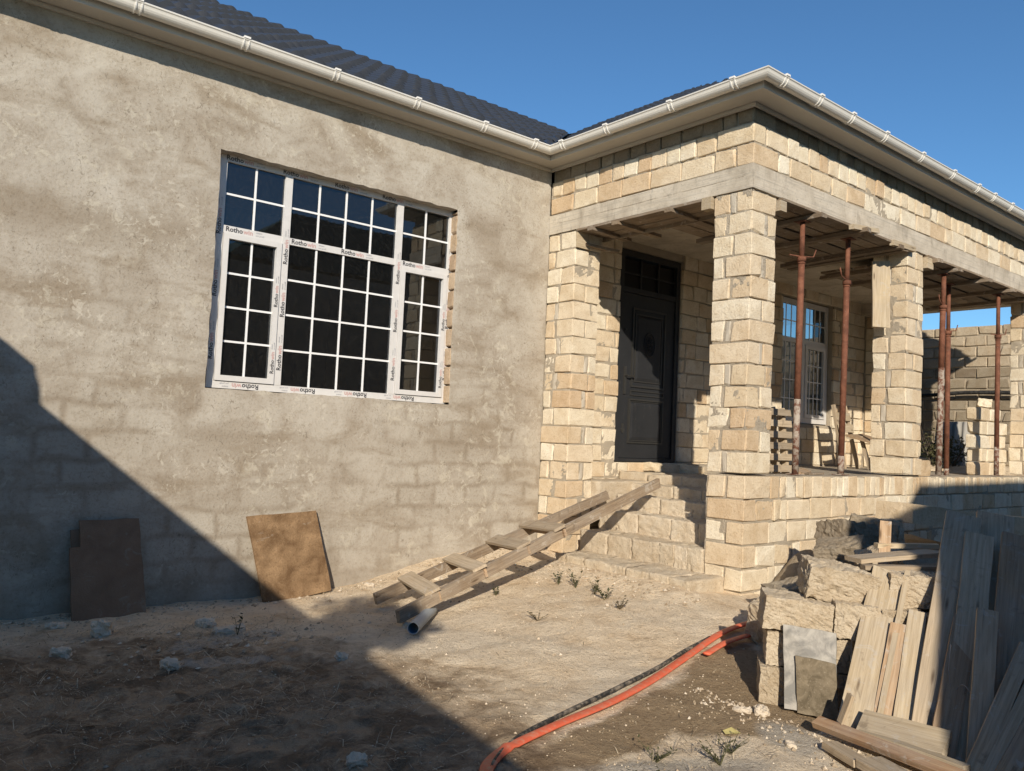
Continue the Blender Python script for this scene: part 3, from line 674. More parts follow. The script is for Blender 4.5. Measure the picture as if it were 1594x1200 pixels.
def bracket(at, direc):
    """clip round the gutter: two thin ribs and a hook; direc = the outward direction"""
    mbk = MB(); d = Vector((*direc, 0)); s = Vector((-d.y, d.x, 0)); at = Vector((*at, 0))
    for so_ in (-.022, .022):
        V = []; F = []
        for i in range(13):
            t = math.pi*i/12
            for rr_ in (1.0, 1.10):
                for ww in (-.0055, .0055):
                    V.append(at + d*(GO+GR*rr_*math.cos(t)) + s*(so_+ww) + Vector((0, 0, GZ-GR*1.12*rr_*math.sin(t))))
        for i in range(12):
            a = i*4
            F += [(a+2, a+3, a+7, a+6), (a, a+2, a+6, a+4), (a+1, a+5, a+7, a+3)]
        F += [(0, 1, 3, 2), (48, 50, 51, 49)]
        mbk.add(V, F)
    V = []
    for so_ in (-.028, .028):
        for (o_, z_) in ((GO+GR*.86, GZ+.004), (GO+GR+.018, GZ+.004), (GO+GR+.018, GZ+.021), (GO+GR*.86, GZ+.018)):
            V.append(at + d*o_ + s*so_ + Vector((0, 0, z_)))
    mbk.add(V, [(0, 1, 2, 3), (7, 6, 5, 4), (0, 4, 5, 1), (1, 5, 6, 2), (2, 6, 7, 3), (3, 7, 4, 0)])
    mbk.make('gutter_bracket', 'bracket', gut)
for x in (.75, 1.55, 2.41, 3.26, 4.14, 4.98, 5.68): bracket((x, YA), (0, -1))
for y in (6.51, 5.84, 4.99, 4.27): bracket((X0, y), (-1, 0))
for x in (6.18, 6.76, 7.35, 8.03, 8.86, 9.66, 10.36, 10.85, 11.42, 12.1, 12.7, 13.3): bracket((x, YF), (0, -1))

# ---- roof: metal tile slopes, stepped and waved
PT = .58; EO = .30; EZ = 4.535
roof = empty('roof', (X0, YA, EZ)); roof.parent = house; roof.location = Vector((X0, YA, EZ))-WP['house']; tag(roof, 'dark slate-grey metal tile roof')
def slope(name, e0, along, up, L0, L1, D0, D1, lim, dz=0.):
    """e0 eave origin, along/up unit vectors in plan; wave along, tile step up; lim(u,v)->keep"""
    V = []; F = []; per = .21; nu = int((L1-L0)/per*9); rowh = .34
    us = [L0+(L1-L0)*i/nu for i in range(nu+1)]
    vsv = []; k = 0; v = D0
    vsv0 = D0-.004
    while v < D1:
        vsv += [v, v+.02, v+rowh*.55, v+rowh-.002]; v += rowh
    e0 = Vector(e0); along = Vector(along); up = Vector(up); id_ = {}
    for i, u in enumerate(us):
        for j, vv in enumerate(vsv):
            r_ = (vv-D0) % rowh / rowh
            skirt = j == 0
            if j % 4 == 3: r_ = 1.
            h = .050*(1-r_) + .062*(.5+.5*math.cos(2*math.pi*u/per))**.8
            if skirt: h = -.03
            uu = u
            lo, hi = lim(vv)
            uu = min(max(u, lo), hi)
            p_ = e0 + along*uu + up*vv
            V.append((p_.x, p_.y, EZ+dz+PT*vv+h)); id_[i, j] = len(V)-1
    nv = len(vsv)
    for i in range(nu):
        for j in range(nv-1):
            if lim(vsv[j])[0] >= us[i+1]+.0 or lim(vsv[j])[1] <= us[i]: continue
            F.append((id_[i, j], id_[i+1, j], id_[i+1, j+1], id_[i, j+1]))
    return mesh(name, V, F, 'roof', roof, smooth=False)
RD = 4.3        # run from the eave to the ridge
ym, xm, yf = YA-EO, X0-EO, YF-EO
# main slope (looks to -y) bounded on the right by the valley x = xm + v
slope('roof_slope', (0, ym, 0), (1, 0, 0), (0, 1, 0), XL, xm+3.3, .05, 3.2, lambda v: (XL, xm+max(v, 0)))
# side slope of the porch wing (looks to -x): y from hip yf+v to valley ym+v
slope('roof_slope', (xm, 0, 0), (0, 1, 0), (1, 0, 0), yf-.1, ym+4.3, .05, 3.9, lambda v: (yf+v, ym+min(v, 3.2)), -.055)
slope('roof_slope', (0, yf, 0), (1, 0, 0), (0, 1, 0), xm, XR, .16, 3.9, lambda v: (xm+max(v, 0), XR), -.055)
rb = MB()   # back slopes close the roof
rb.add([(XL, ym+3.2, EZ+PT*3.2), (xm+3.2, ym+3.2, EZ+PT*3.2), (xm+3.2, ym+6.8, EZ), (XL, ym+6.8, EZ)], [(0, 1, 2, 3)])
rb.add([(xm+3.9, yf+3.9, EZ+PT*3.9), (XR, yf+3.9, EZ+PT*3.9), (XR, yf+7.9, EZ), (xm+3.2, yf+7.9, EZ), (xm+3.9, ym+3.2, EZ+PT*3.2)], [(0, 1, 2, 3, 4)])
rb.add([(XR, yf, EZ), (XR, yf+7.8, EZ), (XR, yf+3.9, EZ+PT*3.9)], [(0, 1, 2)])
rb.make('roof_slope', 'roof', roof)
mb = MB(); mb.tube([(XL, ym+3.2, EZ+PT*3.2+.03), (xm+3.2, ym+3.2, EZ+PT*3.2+.03)], .035, 8); mb.make('ridge_cap', 'roof', roof, smooth=True)
mb = MB(); mb.tube([(xm+.9, yf+.9, EZ+PT*.9-.03), (xm+3.9, yf+3.9, EZ+PT*3.9-.03)], .035, 8); mb.make('hip_cap', 'roof', roof, smooth=True)
V = []; F = []   # valley flashing
for v in (-.05, .35, .9, 3.2):
    c_ = Vector((xm+v, ym+v, EZ+PT*v+.055)); V += [c_+Vector((-.11, 0, .03)), c_, c_+Vector((0, -.11, .03))]
for i in range(3): F += [(i*3, i*3+1, i*3+4, i*3+3), (i*3+1, i*3+2, i*3+5, i*3+4)]
mesh('valley_flashing', V, F, 'roof', roof)
mb = MB(); mb.box((XL, YA+.05, ZS+.04), (X0+.3, 11.4, ZS+.07)).box((X0+.3, YF+.2, ZS+.04), (14.2, 11.4, ZS+.07)).make('attic_floor', 'interior', house)

# ------------------------------------------------------------------ lettering printed on the protective film
def text_mesh(txt, size):
    cu_ = bpy.data.curves.new('lettering', 'FONT'); cu_.body = txt; cu_.size = size; cu_.offset = size*.022; cu_.resolution_u = 2
    o = bpy.data.objects.new('lettering', cu_); COL.objects.link(o)
    bpy.context.view_layer.update()
    me = bpy.data.meshes.new_from_object(o.evaluated_get(bpy.context.evaluated_depsgraph_get()))
    bpy.data.objects.remove(o); return me
TM = {}
def stamp(win, txt, mat, x, z, size, ang, y):
    key = (txt, mat, size)
    if key not in TM:
        me = text_mesh(txt, size); me.materials.clear(); me.materials.append(M[mat]); TM[key] = me
    o = bpy.data.objects.new('film_lettering', TM[key]); COL.objects.link(o)
    o.rotation_euler = (Matrix.Rotation(-ang, 4, 'Y') @ Matrix.Rotation(R(90), 4, 'X')).to_euler()
    kids_loc(o, win, (x, y, z)); return o
def film_text(win, x, z, ang, y, size=.082):
    c_, s_ = math.cos(ang), math.sin(ang)
    stamp(win, 'Rotho', 'ink_black', x, z, size, ang, y)
    d = size*2.62; stamp(win, 'win', 'ink_red', x+d*c_, z+d*s_, size, ang, y)
    d = size*4.5; stamp(win, 'pvc profil', 'ink_grey', x+d*c_-.02*s_*0, z+d*s_, size*.34, ang, y)
    stamp(win, 'sistemi', 'ink_grey', x+d*c_+size*.42*-s_, z+d*s_+size*.42*c_, size*.34, ang, y)

def window(x0, x1, z0, z1, yf_, cols, ztr, letters=True, fwid=.07, sash=True, grids=None, bar=.018, parent=house):
    """white frame with mullions, transom, sashes, glazing bars, and one pane for each light"""
    mb = MB(); D = .07
    xs_ = [x0]+cols+[x1]
    mb.box((x0, yf_, z0), (x0+fwid, yf_+D, z1)).box((x1-fwid, yf_, z0), (x1, yf_+D, z1))
    mb.box((x0+fwid, yf_, z1-fwid), (x1-fwid, yf_+D, z1)).box((x0+fwid, yf_, z0), (x1-fwid, yf_+D, z0+fwid))
    win = mb.make('window', 'film', parent)
    for c_ in cols:
        q = MB(); q.box((c_-fwid*.55, yf_-.003, z0+fwid), (c_+fwid*.55, yf_+D-.003, z1-fwid)); q.make('mullion', 'film', win)
    bays = []
    for i in range(len(xs_)-1):
        a = xs_[i]+(fwid if i == 0 else fwid*.55); c_ = xs_[i+1]-(fwid if i == len(xs_)-2 else fwid*.55)
        q = MB(); q.box((a, yf_+.001, ztr-fwid*.5), (c_, yf_+D-.002, ztr+fwid*.5)); q.make('transom', 'film', win); bays.append((a, c_))
    for i, (a, c_) in enumerate(bays):
        for part_, (za, zc) in enumerate(((z0+fwid, ztr-fwid*.5), (ztr+fwid*.5, z1-fwid))):
            A, C_, ZA, ZC = a, c_, za, zc
            if part_ == 0 and sash and i in sash:
                sw = fwid*.82; q = MB()
                q.box((a+.004, yf_-.016, za+.004), (a+sw, yf_+D-.02, zc-.004)).box((c_-sw, yf_-.016, za+.004), (c_-.004, yf_+D-.02, zc-.004))
                q.box((a+sw, yf_-.016, za+.004), (c_-sw, yf_+D-.02, za+sw)).box((a+sw, yf_-.016, zc-sw), (c_-sw, yf_+D-.02, zc-.004))
                sh = q.make('sash', 'film', win); A, C_, ZA, ZC = a+sw, c_-sw, za+sw, zc-sw
                if letters:
                    kz = za+.10
                    while kz < zc-.45:
                        film_text(win, c_-sw*.28, kz, R(90), yf_-.0175, .05); kz += .62
            nx, nz_ = grids[i][part_]
            px_ = [A+(C_-A)*k/nx for k in range(nx+1)]; pz_ = [ZA+(ZC-ZA)*k/nz_ for k in range(nz_+1)]
            yg = yf_+.026
            for k in px_[1:-1]:
                q = MB(); q.box((k-bar/2, yg-.010, ZA), (k+bar/2, yg-.001, ZC)); q.make('glazing_bar', 'upvc', win)
            for k in pz_[1:-1]:
                for n_ in range(nx):
                    q = MB(); q.box((px_[n_]+(bar/2 if n_ else 0), yg-.009, k-bar/2), (px_[n_+1]-(bar/2 if n_ < nx-1 else 0), yg-.001, k+bar/2)); q.make('glazing_bar', 'upvc', win)
            for n_ in range(nx):
                for k in range(nz_):
                    q = MB(); q.add([(px_[n_], yg, pz_[k]), (px_[n_+1], yg, pz_[k]), (px_[n_+1], yg, pz_[k+1]), (px_[n_], yg, pz_[k+1])], [(0, 1, 2, 3)]); q.make('pane', 'glass', win)
    if letters:
        yt = yf_-.0015
        x = x0+.05
        while x < x1-.45: film_text(win, x, z1-fwid+.014, 0, yt, .062); x += .535
        x = x0+.12
        while x < x1-.4: film_text(win, x+.36, z0+fwid-.014, R(180), yt, .062); x += .56
        for i, (a, c_) in enumerate(bays):
            x = a+.02
            while x < c_-.32: film_text(win, x, ztr-fwid*.5+.014, 0, yf_-.0005, .062); x += .52
        for c_ in cols:
            z = z0+.2
            while z < z1-.5: film_text(win, c_+.024, z, R(90), yf_-.0045, .058); z += .50
        z = z0+.25
        while z < z1-.5:
            film_text(win, x1-.016, z, R(90), yt, .058); film_text(win, x0+fwid*.62, z, R(90), yt, .058); z += .56
    return win
wn = window(2.432, 4.995, 1.590, 3.694, YA+.12, [3.085, 4.312], 3.018, True, .064, (0, 2), [((2, 4), (2, 2)), ((4, 4), (4, 2)), ((2, 4), (2, 2))])
tag(wn, 'large white window with printed protective film in the rendered wall')
# bare stone jamb right of the window
z = WZ0+.01
while z < WZ1-.03:
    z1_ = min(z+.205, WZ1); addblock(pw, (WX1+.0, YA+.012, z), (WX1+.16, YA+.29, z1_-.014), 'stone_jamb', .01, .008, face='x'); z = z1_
w2 = window(QX0+.02, QX1-.02, QZ0+.02, QZ1-.02, YA+.10, [12.03], 3.02, False, .08, (1,), [((4, 4), (4, 2)), ((4, 4), (4, 2))], .016)
tag(w2, 'white grid window inside the porch')

# ------------------------------------------------------------------ black steel door
yd = YA+.055
fr = MB(); fwd = .075
fr.box((DX0+.012, yd-.02, DZ0+.01), (DX0+.012+fwd, yd+.08, DZ1-.012)).box((DX1-.012-fwd, yd-.02, DZ0+.01), (DX1-.012, yd+.08, DZ1-.012)).box((DX0+.012+fwd, yd-.02, DZ1-.012-fwd), (DX1-.012-fwd, yd+.08, DZ1-.012)).box((DX0+.012+fwd, yd-.02, DZ0+.01), (DX1-.012-fwd, yd+.08, DZ0+.05))
ax0, ax1 = DX0+.012+fwd, DX1-.012-fwd
ZT = 3.20
leaf = MB(); leaf.box((ax0+.004, yd+.0, DZ0+.055), (ax1-.004, yd+.05, ZT)); dl = leaf.make('door', 'door', house); tag(dl, 'black panelled steel entrance door with a transom grille')
fr.box((ax0, yd-.012, ZT+.006), (ax1, yd+.07, ZT+.075)); fr.make('door_frame', 'door', dl)
def mould(x0, x1, z0, z1, wd=.022, out=.016):
    q = MB()
    q.box((x0, yd-out, z0), (x0+wd, yd+.001, z1)).box((x1-wd, yd-out, z0), (x1, yd+.001, z1)).box((x0+wd, yd-out, z0), (x1-wd, yd+.001, z0+wd)).box((x0+wd, yd-out, z1-wd), (x1-wd, yd+.001, z1)); q.make('moulding', 'bronze_highlight', dl)  # lighter colour stands for worn edges and painted highlights on the mouldings
mould(ax0+.20, ax1-.19, 1.98, 3.02); mould(ax0+.26, ax1-.25, 2.05, 2.95, .016, .011)
mould(ax0+.17, ax1-.19, 1.25, 1.83); mould(ax0+.20, ax1-.22, 1.28, 1.80, .012, .010); mould(ax0+.20, ax1-.19, 1.87, 1.94, .014, .012)
for (a, c_, zz, zt_) in ((ax0+.275, ax1-.265, 2.065, 2.935), (ax0+.215, ax1-.235, 1.295, 1.785)):
    q = MB(); q.add([(a, yd-.001, zz), (c_, yd-.001, zz), (c_, yd-.001, zt_), (a, yd-.001, zt_), (a+.04, yd-.012, zz+.04), (c_-.04, yd-.012, zz+.04), (c_-.04, yd-.012, zt_-.04), (a+.04, yd-.012, zt_-.04)],
        [(4, 5, 6, 7), (0, 1, 5, 4), (1, 2, 6, 5), (2, 3, 7, 6), (3, 0, 4, 7)]); q.make('door_panel', 'door', dl)
q = MB(); mcx, mcz = (ax0+ax1)/2+.01, 2.56      # pressed oval rosette
for rr_, n_, th in ((.155, 28, .010), (.115, 24, .007)):
    q.tube([(mcx+rr_*.68*math.cos(2*math.pi*i/n_), yd-.014, mcz+rr_*math.sin(2*math.pi*i/n_)) for i in range(n_+1)], th, 6, False)
for i in range(10):
    t = 2*math.pi*i/10; q.tube([(mcx, yd-.014, mcz), (mcx+.035*math.cos(t+.5), yd-.02, mcz+.05*math.sin(t+.5)), (mcx+.068*math.cos(t), yd-.014, mcz+.10*math.sin(t))], [.004, .009, .004], 5)
q.make('rosette', 'door', dl, smooth=True)
q = MB(); hx, hz = ax0+.085, 2.08
q.box((hx-.022, yd-.016, hz-.20), (hx+.022, yd-.001, hz+.16)); q.tube([(hx, yd-.014, hz+.04), (hx, yd-.055, hz+.04), (hx+.03, yd-.062, hz+.035), (hx+.13, yd-.058, hz+.045)], .010, 6); q.make('door_handle', 'bronze_highlight', dl)
q = MB()
for (zz, rr_) in ((1.42, .026), (2.72, .018)): q.tube([(hx-.01, yd-.012, zz), (hx-.01, yd+.002, zz)], rr_, 10)
q.box((hx-.026, yd-.010, 1.38), (hx+.008, yd-.001, 1.50)); q.make('lock_plate', 'bronze_highlight', dl)
for i in range(3):
    a = ax0+.01+(ax1-ax0-.02)*i/3; c_ = ax0+.01+(ax1-ax0-.02)*(i+1)/3
    for jz in range(2):
        za = ZT+.085+(.36)*jz/2*1.0; zc = ZT+.085+.36*(jz+1)/2-.012
        q = MB(); q.add([(a, yd+.03, za), (c_, yd+.03, za), (c_, yd+.03, min(zc+.012, DZ1-.09)), (a, yd+.03, min(zc+.012, DZ1-.09))], [(0, 1, 2, 3)]); q.make('pane', 'darkglass', dl)
q = MB()
for i in range(1, 3): q.box((ax0+(ax1-ax0)*i/3-.012, yd+.002, ZT+.076), (ax0+(ax1-ax0)*i/3+.012, yd+.026, DZ1-.09))
for i in range(3): q.box((ax0+(ax1-ax0)*i/3+.013, yd+.004, ZT+.255), (ax0+(ax1-ax0)*(i+1)/3-.013, yd+.024, ZT+.272))
q.make('transom_grille', 'door', dl)

# ------------------------------------------------------------------ formwork still under the beams
fm1 = empty('formwork', (X0+.2, 5.7, ZB0-.05), 'board formwork left nailed under the side beam above the steps', 'formwork')
for k, xx in enumerate((X0+.05, X0+.20, X0+.35)): board('soffit_board', (xx, YF+.46, ZB0-.016), (xx, 6.60, ZB0-.016), .14, .024, 'wood_form', (0, 0, -1), fm1)
for y, ln in ((6.35, .62), (5.98, .70), (5.25, .75)):
    board('bearer', (X0-.05, y, ZB0-.048), (X0+ln, y+.03, ZB0-.048), .085, .035, 'wood_form', (0, 0, -1), fm1)
board('edge_board', (X0+.42, YF+.46, ZB0-.02), (X0+.42, 6.6, ZB0-.02), .11, .022, 'wood_form', (1, 0, 0), fm1)
q = MB(); q.box((X0-.03, YF+.44, ZB0-.12), (X0+.06, YF+.55, ZB0-.002)); q.make('packing_block', 'wood_pale', fm1)
board('wedge_board', (X0+.12, 6.60, ZB0-.16), (X0+.62, 6.56, ZB0-.16), .09, .03, 'wood_form', (0, 0, 1), fm1)
q = MB(); q.add([(X0-.005, 6.61, 3.45), (X0+.20, 6.61, 3.45), (X0+.20, 6.615, ZB0), (X0-.005, 6.615, ZB0), (X0-.005, 6.585, 3.45), (X0+.20, 6.585, 3.45), (X0+.16, 6.59, ZB0-.001), (X0-.005, 6.59, ZB0-.001)],
    [(4, 5, 6, 7), (0, 4, 7, 3), (1, 2, 6, 5), (0, 1, 5, 4), (3, 7, 6, 2)]); q.make('side_cheek', 'wood_pale', fm1)
def front_form(x0, x1, bears, label):
    f_ = empty('formwork', ((x0+x1)/2, YF+.2, ZB0-.05), label, 'formwork')
    for k in range(3): board('soffit_board', (x0, YF+.05+.17*k, ZB0-.016), (x1, YF+.05+.17*k, ZB0-.016), .165, .024, 'wood_form', (0, 0, -1), f_)
    for k in range(4): board('deck_board', (x0+.05, YF+.62+.22*k, ZB0-.03), (x1-.05, YF+.62+.22*k, ZB0-.03), .205, .024, 'wood_form', (0, 0, -1), f_)
    for x, off in bears:
        board('bearer', (x, YF-.06-off, ZB0-.055), (x+.04, YF+1.45, ZB0-.075), .10, .045, 'wood_form', (0, 0, -1), f_)
    return f_
f1 = front_form(6.72, 9.34, ((7.35, .04), (8.15, .10), (8.22, -.02), (9.05, .03), (9.2, .0)), 'board formwork under the front beam between corner and middle pillars')
f2 = front_form(9.84, 13.68, ((10.0, .05), (10.65, .02), (11.5, .05), (12.4, .03), (13.2, .02)), 'board formwork under the front beam beyond the middle pillar')
q = MB(); q.box((6.70, YF-.03, ZB0-.13), (6.80, YF+.09, ZB0-.03)); q.make('packing_block', 'wood_pale', f1)
board('loose_board', (7.95, YF-.07, ZB0-.045), (8.45, YF-.09, ZB0+.0), .05, .06, 'wood_pale', (0, -1, 0), f1)
board('loose_board', (8.9, YF-.04, ZB0-.03), (9.42, YF-.05, ZB0-.02), .06, .05, 'wood_pale', (0, -1, 0), f1)
q = MB(); q.box((9.82, YF-.03, ZB0-.16), (9.98, YF+.07, ZB0-.03)); q.make('packing_block', 'wood_pale', f2)
hb = board('hanging_board', (9.18, YF+.22, 3.50), (9.20, YF+.215, 2.73), .20, .032, 'wood_pale', (-.65, -.75, 0)); tag(hb, 'short pale board hung upright beside the middle porch pillar', 'board')

# ------------------------------------------------------------------ steel props
def prop(x, y, zb, zt, lean, label, hz, hdir=1, splash=.5, r_=.032):
    p_ = empty('steel_prop', (x, y, zb), label, 'prop', None)
    bx_, tx, ty = x, x+lean[0], y+lean[1]
    at = lambda z: Vector((bx_+(tx-bx_)*(z-zb)/(zt-zb), y+(ty-y)*(z-zb)/(zt-zb), z))
    q = MB(); q.tube([at(zb+.008), at(zb+splash)], r_+.0008, 12); q.make('lower_tube', 'rustgrey', p_, smooth=True)
    q = MB(); q.tube([at(zb+splash+.001), at(hz)], r_, 12); q.make('outer_tube', 'rust', p_, smooth=True)
    q = MB(); q.tube([at(hz+.001), at(zt-.008)], r_*.80, 12); q.make('inner_tube', 'rust', p_, smooth=True)
    q = MB(); q.tube([at(hz-.03), at(hz+.015)], r_+.012, 12); q.tube([at(hz-.055), at(hz-.045)], r_+.007, 12); q.make('collar', 'rust', p_, smooth=True)
    c_ = at(hz+.02); q = MB(); q.tube([c_+Vector((-.17*hdir, .03, -.005)), c_+Vector((.02*hdir, 0, 0)), c_+Vector((.17*hdir, -.03, .02)), c_+Vector((.21*hdir, -.035, .10))], .007, 6); q.make('pin_handle', 'rust', p_, smooth=True)
    a = at(zb); q = MB(); q.box((a.x-.065, a.y-.065, zb), (a.x+.065, a.y+.065, zb+.008)); q.make('base_plate', 'rustgrey', p_)
    a = at(zt); q = MB(); q.box((a.x-.06, a.y-.06, zt-.008), (a.x+.06, a.y+.06, zt)); q.make('head_plate', 'rust', p_)
    return p_
prop(7.32, YF+.13, 1.025, ZB0-.08, (.03, .0), 'rusty prop next to the corner pillar, cement-splashed foot, beside the pallet', 3.20, 1, .75)
prop(8.20, YF+.13, 1.025, ZB0-.085, (.06, .0), 'slim reddish rusty prop midway between corner and middle pillars', 3.10, -1, .2)
prop(10.58, YF+.13, 1.025, ZB0-.085, (.08, .0), 'pale-stained rusty prop just beyond the middle pillar', 3.16, -1, 1.35, .036)
prop(11.27, YF+.32, 1.003, ZB0-.085, (.05, .02), 'dark rusty prop close behind the pale-stained one', 2.92, 1, .1)
prop(12.42, YF+.13, 1.025, ZB0-.085, (.02, .0), 'rusty prop in front of the stacked blocks by the end pillar', 2.98, 1, .4)

# ------------------------------------------------------------------ parapet along the porch front
par = empty('parapet', (9, YF, 0), 'low limestone block parapet closing the porch front', 'wall')
q = MB(); q.box((X0+RC, YF+RC, -.5), (XE+.38, YF+.355, 1.018)); core = q.make('mortar_bed', 'mortar', par)
tops = [-.25, -.02, .185, .395, .60, .805, 1.02]
for k in range(6):
    za, zc = tops[k], tops[k+1]
    cw = .41 if k % 2 else .20
    addblock(par, (X0-.004, YF-.006, za+.004), (X0+cw-.006, YF+(.19 if k % 2 else .41), zc-.008), ['stone', 'stone', 'stone', 'stone_gold', 'stone_gold', 'stone'][k])
    row_x(par, YF+.42 if not k % 2 else YF+.42, YF+(.20 if k % 2 else .425), za, zc, X0, lambda i: .22)
    if k == 5: wf = lambda i: rnd.choice((.10, .13, .12, .19, .16, .11))
    else: wf = lambda i: rnd.choice((.31, .33, .40, .27, .20, .12))
    row_y(par, X0+cw, XE+.38, za, zc, YF, wf, mats=pal)
row_x(par, YF+.42, YF+.02, -.45, -.25, X0, header)
relief(par, 1, YF, X0+.012, XE+.36, -.3, 1.012); relief(par, 0, X0, YF+.012, YF+.42, -.3, 1.02)

# ------------------------------------------------------------------ steps up into the porch
stp = empty('stone_steps', (6.6, 5.4, 0), 'rough crumbling limestone steps rising through the porch side opening', 'steps')
def steprow(x0, x1, y0, y1, z0, z1, ws, seed):
    y = y0; i = 0
    while y < y1-.02:
        wd = ws[i % len(ws)]*rnd.uniform(.92, 1.08); ye = min(y+wd, y1)
        if y1-ye < .1: ye = y1
        V, F = roughblock((x1-x0+.02, ye-y+.004, z1-z0+.01), (14, 14, 14), .017, .02, seed+i*1.3, 6.)
        c_ = Vector(((x0+x1)/2, (y+ye)/2, (z0+z1)/2)); rm = Matrix.Rotation(rnd.uniform(-.03, .03), 3, 'Z')
        mesh('step_block', [rm @ v + c_ for v in V], F, 'stone_dusty', stp, smooth=True); y = ye; i += 1
steprow(5.80, 6.34, 4.50, 6.22, -.26, .085, (.23, .22, .30, .20, .40), 1)
steprow(6.27, 6.72, 4.73, 6.34, .02, .295, (.16, .17, .17, .36, .34, .30), 11)
steprow(6.63, 7.12, 4.73, 6.42, .25, .495, (.32, .36, .42, .3), 21)
steprow(7.00, 7.48, 4.73, 6.5, .45, .655, (.38, .30, .42), 31)
steprow(7.30, 7.80, 4.73, 6.62, .60, .775, (.44, .36, .40), 41)
steprow(7.62, 8.85, 5.25, 7.05, .70, .885, (.42, .40, .5), 51)
steprow(6.70, 7.64, 6.55, 7.06, .42, .80, (.5,), 61)
q = MB(); q.box((6.0, 4.74, -.45), (6.6, 6.2, -.2)).box((6.4, 4.74, -.2), (7.1, 6.3, .1)).box((6.8, 4.74, .1), (7.6, 6.5, .45)).box((7.3, 4.74, .4), (8.8, 7.0, .68)); q.make('rubble_core', 'mortar', stp)
rough('threshold_stone', (8.35, 6.97, .945), (.55, .28, .11), 'stone', stp, .05, (0, .05), .015, .12, 77)
rough('threshold_stone', (8.72, 6.80, .93), (.30, .3, .13), 'stone', stp, .3, (.1, .03), .015, .15, 78)

# ---- finish the block work: the largest in view are parts, the rest one mesh each wall
own = [t for t in BLOCKS if not (t[0] is par)]
own.sort(key=lambda t: -t[4])
keep = set(id(t) for t in own[:295]) | set(id(t) for t in BLOCKS if t[0] is par)
rest = {}
for t in BLOCKS:
    par_, V, F, mt, sc = t
    if id(t) in keep: mesh('mortar_patch' if mt == 'mortar_fill' else 'stone_block', V, F, mt, par_)
    else: rest.setdefault((par_.name, mt), [par_, MB()])[1].add(V, F)
for (nm, mt), (par_, mb_) in rest.items(): tag(mb_.make('stone_blockwork', mt, par_), kind='stuff')

# ------------------------------------------------------------------ wooden ladder-stair on the steps
lad = empty('wooden_ladder', (3.6, 5.8, -.2), 'rough wooden ladder of two planks with cleats, propped up the stone steps', 'ladder')
A0, A1 = Vector((3.47, 5.50, -.17)), Vector((6.98, 5.88, .835))
B0, B1 = Vector((3.62, 6.12, -.16)), Vector((6.72, 6.40, .66))
nrm = (A1-A0).cross(B0-A0).normalized()
if nrm.z < 0: nrm = -nrm
side = (A0-B0).normalized()
board('rail', A0, A1, .10, .045, 'wood_old', side, lad, .003, 10, rag=.02)
board('rail', B0, B1, .095, .04, 'wood_old', side, lad, .003, 10, rag=.02)
for t in (.10, .245, .40, .535):
    pa = A0.lerp(A1, t)+nrm*.065+(A0-B0)*rnd.uniform(.02, .10); pb = B0.lerp(B1, t*1.10)+nrm*.075+(B0-A0)*rnd.uniform(-.02, .06)
    board('tread', pa, pb, rnd.uniform(.11, .16), .024, 'wood_grey', Vector((-.42, -.18, .9)), lad, .002, 4, rag=.01)
    board('tread_batten', pa+Vector((.07, 0, -.045)), pb+Vector((.07, 0, -.045)), .075, .025, 'wood_brown', Vector((-1, 0, -.3)), lad, .002, 3)

# grey plastic pipe
pp = empty('plastic_pipe', (3.6, 5.4, -.2), 'short grey plastic pipe with a blue inside, by the ladder foot', 'pipe')
pa, pb = Vector((3.41, 5.19, gzn(3.41, 5.19)+.055)), Vector((3.86, 5.62, gzn(3.86, 5.62)+.06)); ax = (pb-pa).normalized()
q = MB(); q.tube([pa, pb], .047, 20, False); q.make('tube_wall', 'pipe', pp, smooth=True)
q = MB(); q.tube([pa, pb], .040, 20, False); q.make('lining', 'pipeblue', pp, smooth=True)
a_ = ax.cross(Vector((0, 0, 1))).normalized(); b_ = a_.cross(ax)
V = []; F = []
for i in range(20):
    t = 2*math.pi*i/20; d = a_*math.cos(t)+b_*math.sin(t); V += [pa+d*.047, pa+d*.040]
for i in range(20): F.append((2*i, 2*((i+1) % 20), 2*((i+1) % 20)+1, 2*i+1))
mesh('rim', V, F, 'pipe', pp)

# ------------------------------------------------------------------ boards leaning on the rendered wall
def sheet(name, bl, br_, tr_, tl, th, mat, label, notch=None, cat='board'):
    bl, br_, tr_, tl = map(Vector, (bl, br_, tr_, tl)); n_ = (br_-bl).cross(tl-bl).normalized()
    if n_.y > 0: n_ = -n_
    pts = []
    def edge(a, c_, k):
        for i in range(k):
            q_ = a.lerp(c_, i/k); pts.append(q_ + (Vector((rnd.uniform(-.005, .005), 0, rnd.uniform(-.005, .005))) if i else Vector()))
    edge(bl, br_, 5); edge(br_, tr_, 6)
    if notch: edge(tr_, tr_.lerp(tl, notch[0]), 4); mid_ = tr_.lerp(tl, notch[0]); e2 = mid_.lerp(br_.lerp(bl, notch[0]), notch[1]); edge(mid_, e2, 2); e3 = tl.lerp(bl, notch[1]); edge(e2, e3, 1); edge(e3, bl, 5)
    else: edge(tr_, tl, 5); edge(tl, bl, 6)
    n = len(pts); V = [p_+n_*th/2 for p_ in pts]+[p_-n_*th/2 for p_ in pts]
    F = [tuple(range(n)), tuple(reversed(range(n, 2*n)))]+[(i, n+i, n+(i+1) % n, (i+1) % n) for i in range(n)]
    o = mesh(name, V, F, mat); tag(o, label, cat); return o
g_ = lambda x, y, d=0: (x, y, gzn(x, y)+d)
sheet('chipboard_sheet', g_(1.43, 6.80, -.02), g_(1.965, 6.83, -.02), (1.915, 7.045, .475), (1.405, 7.040, .475), .02, 'chipdark', 'dark chipboard sheet with a notched corner, shaded against the render', (.86, .27))
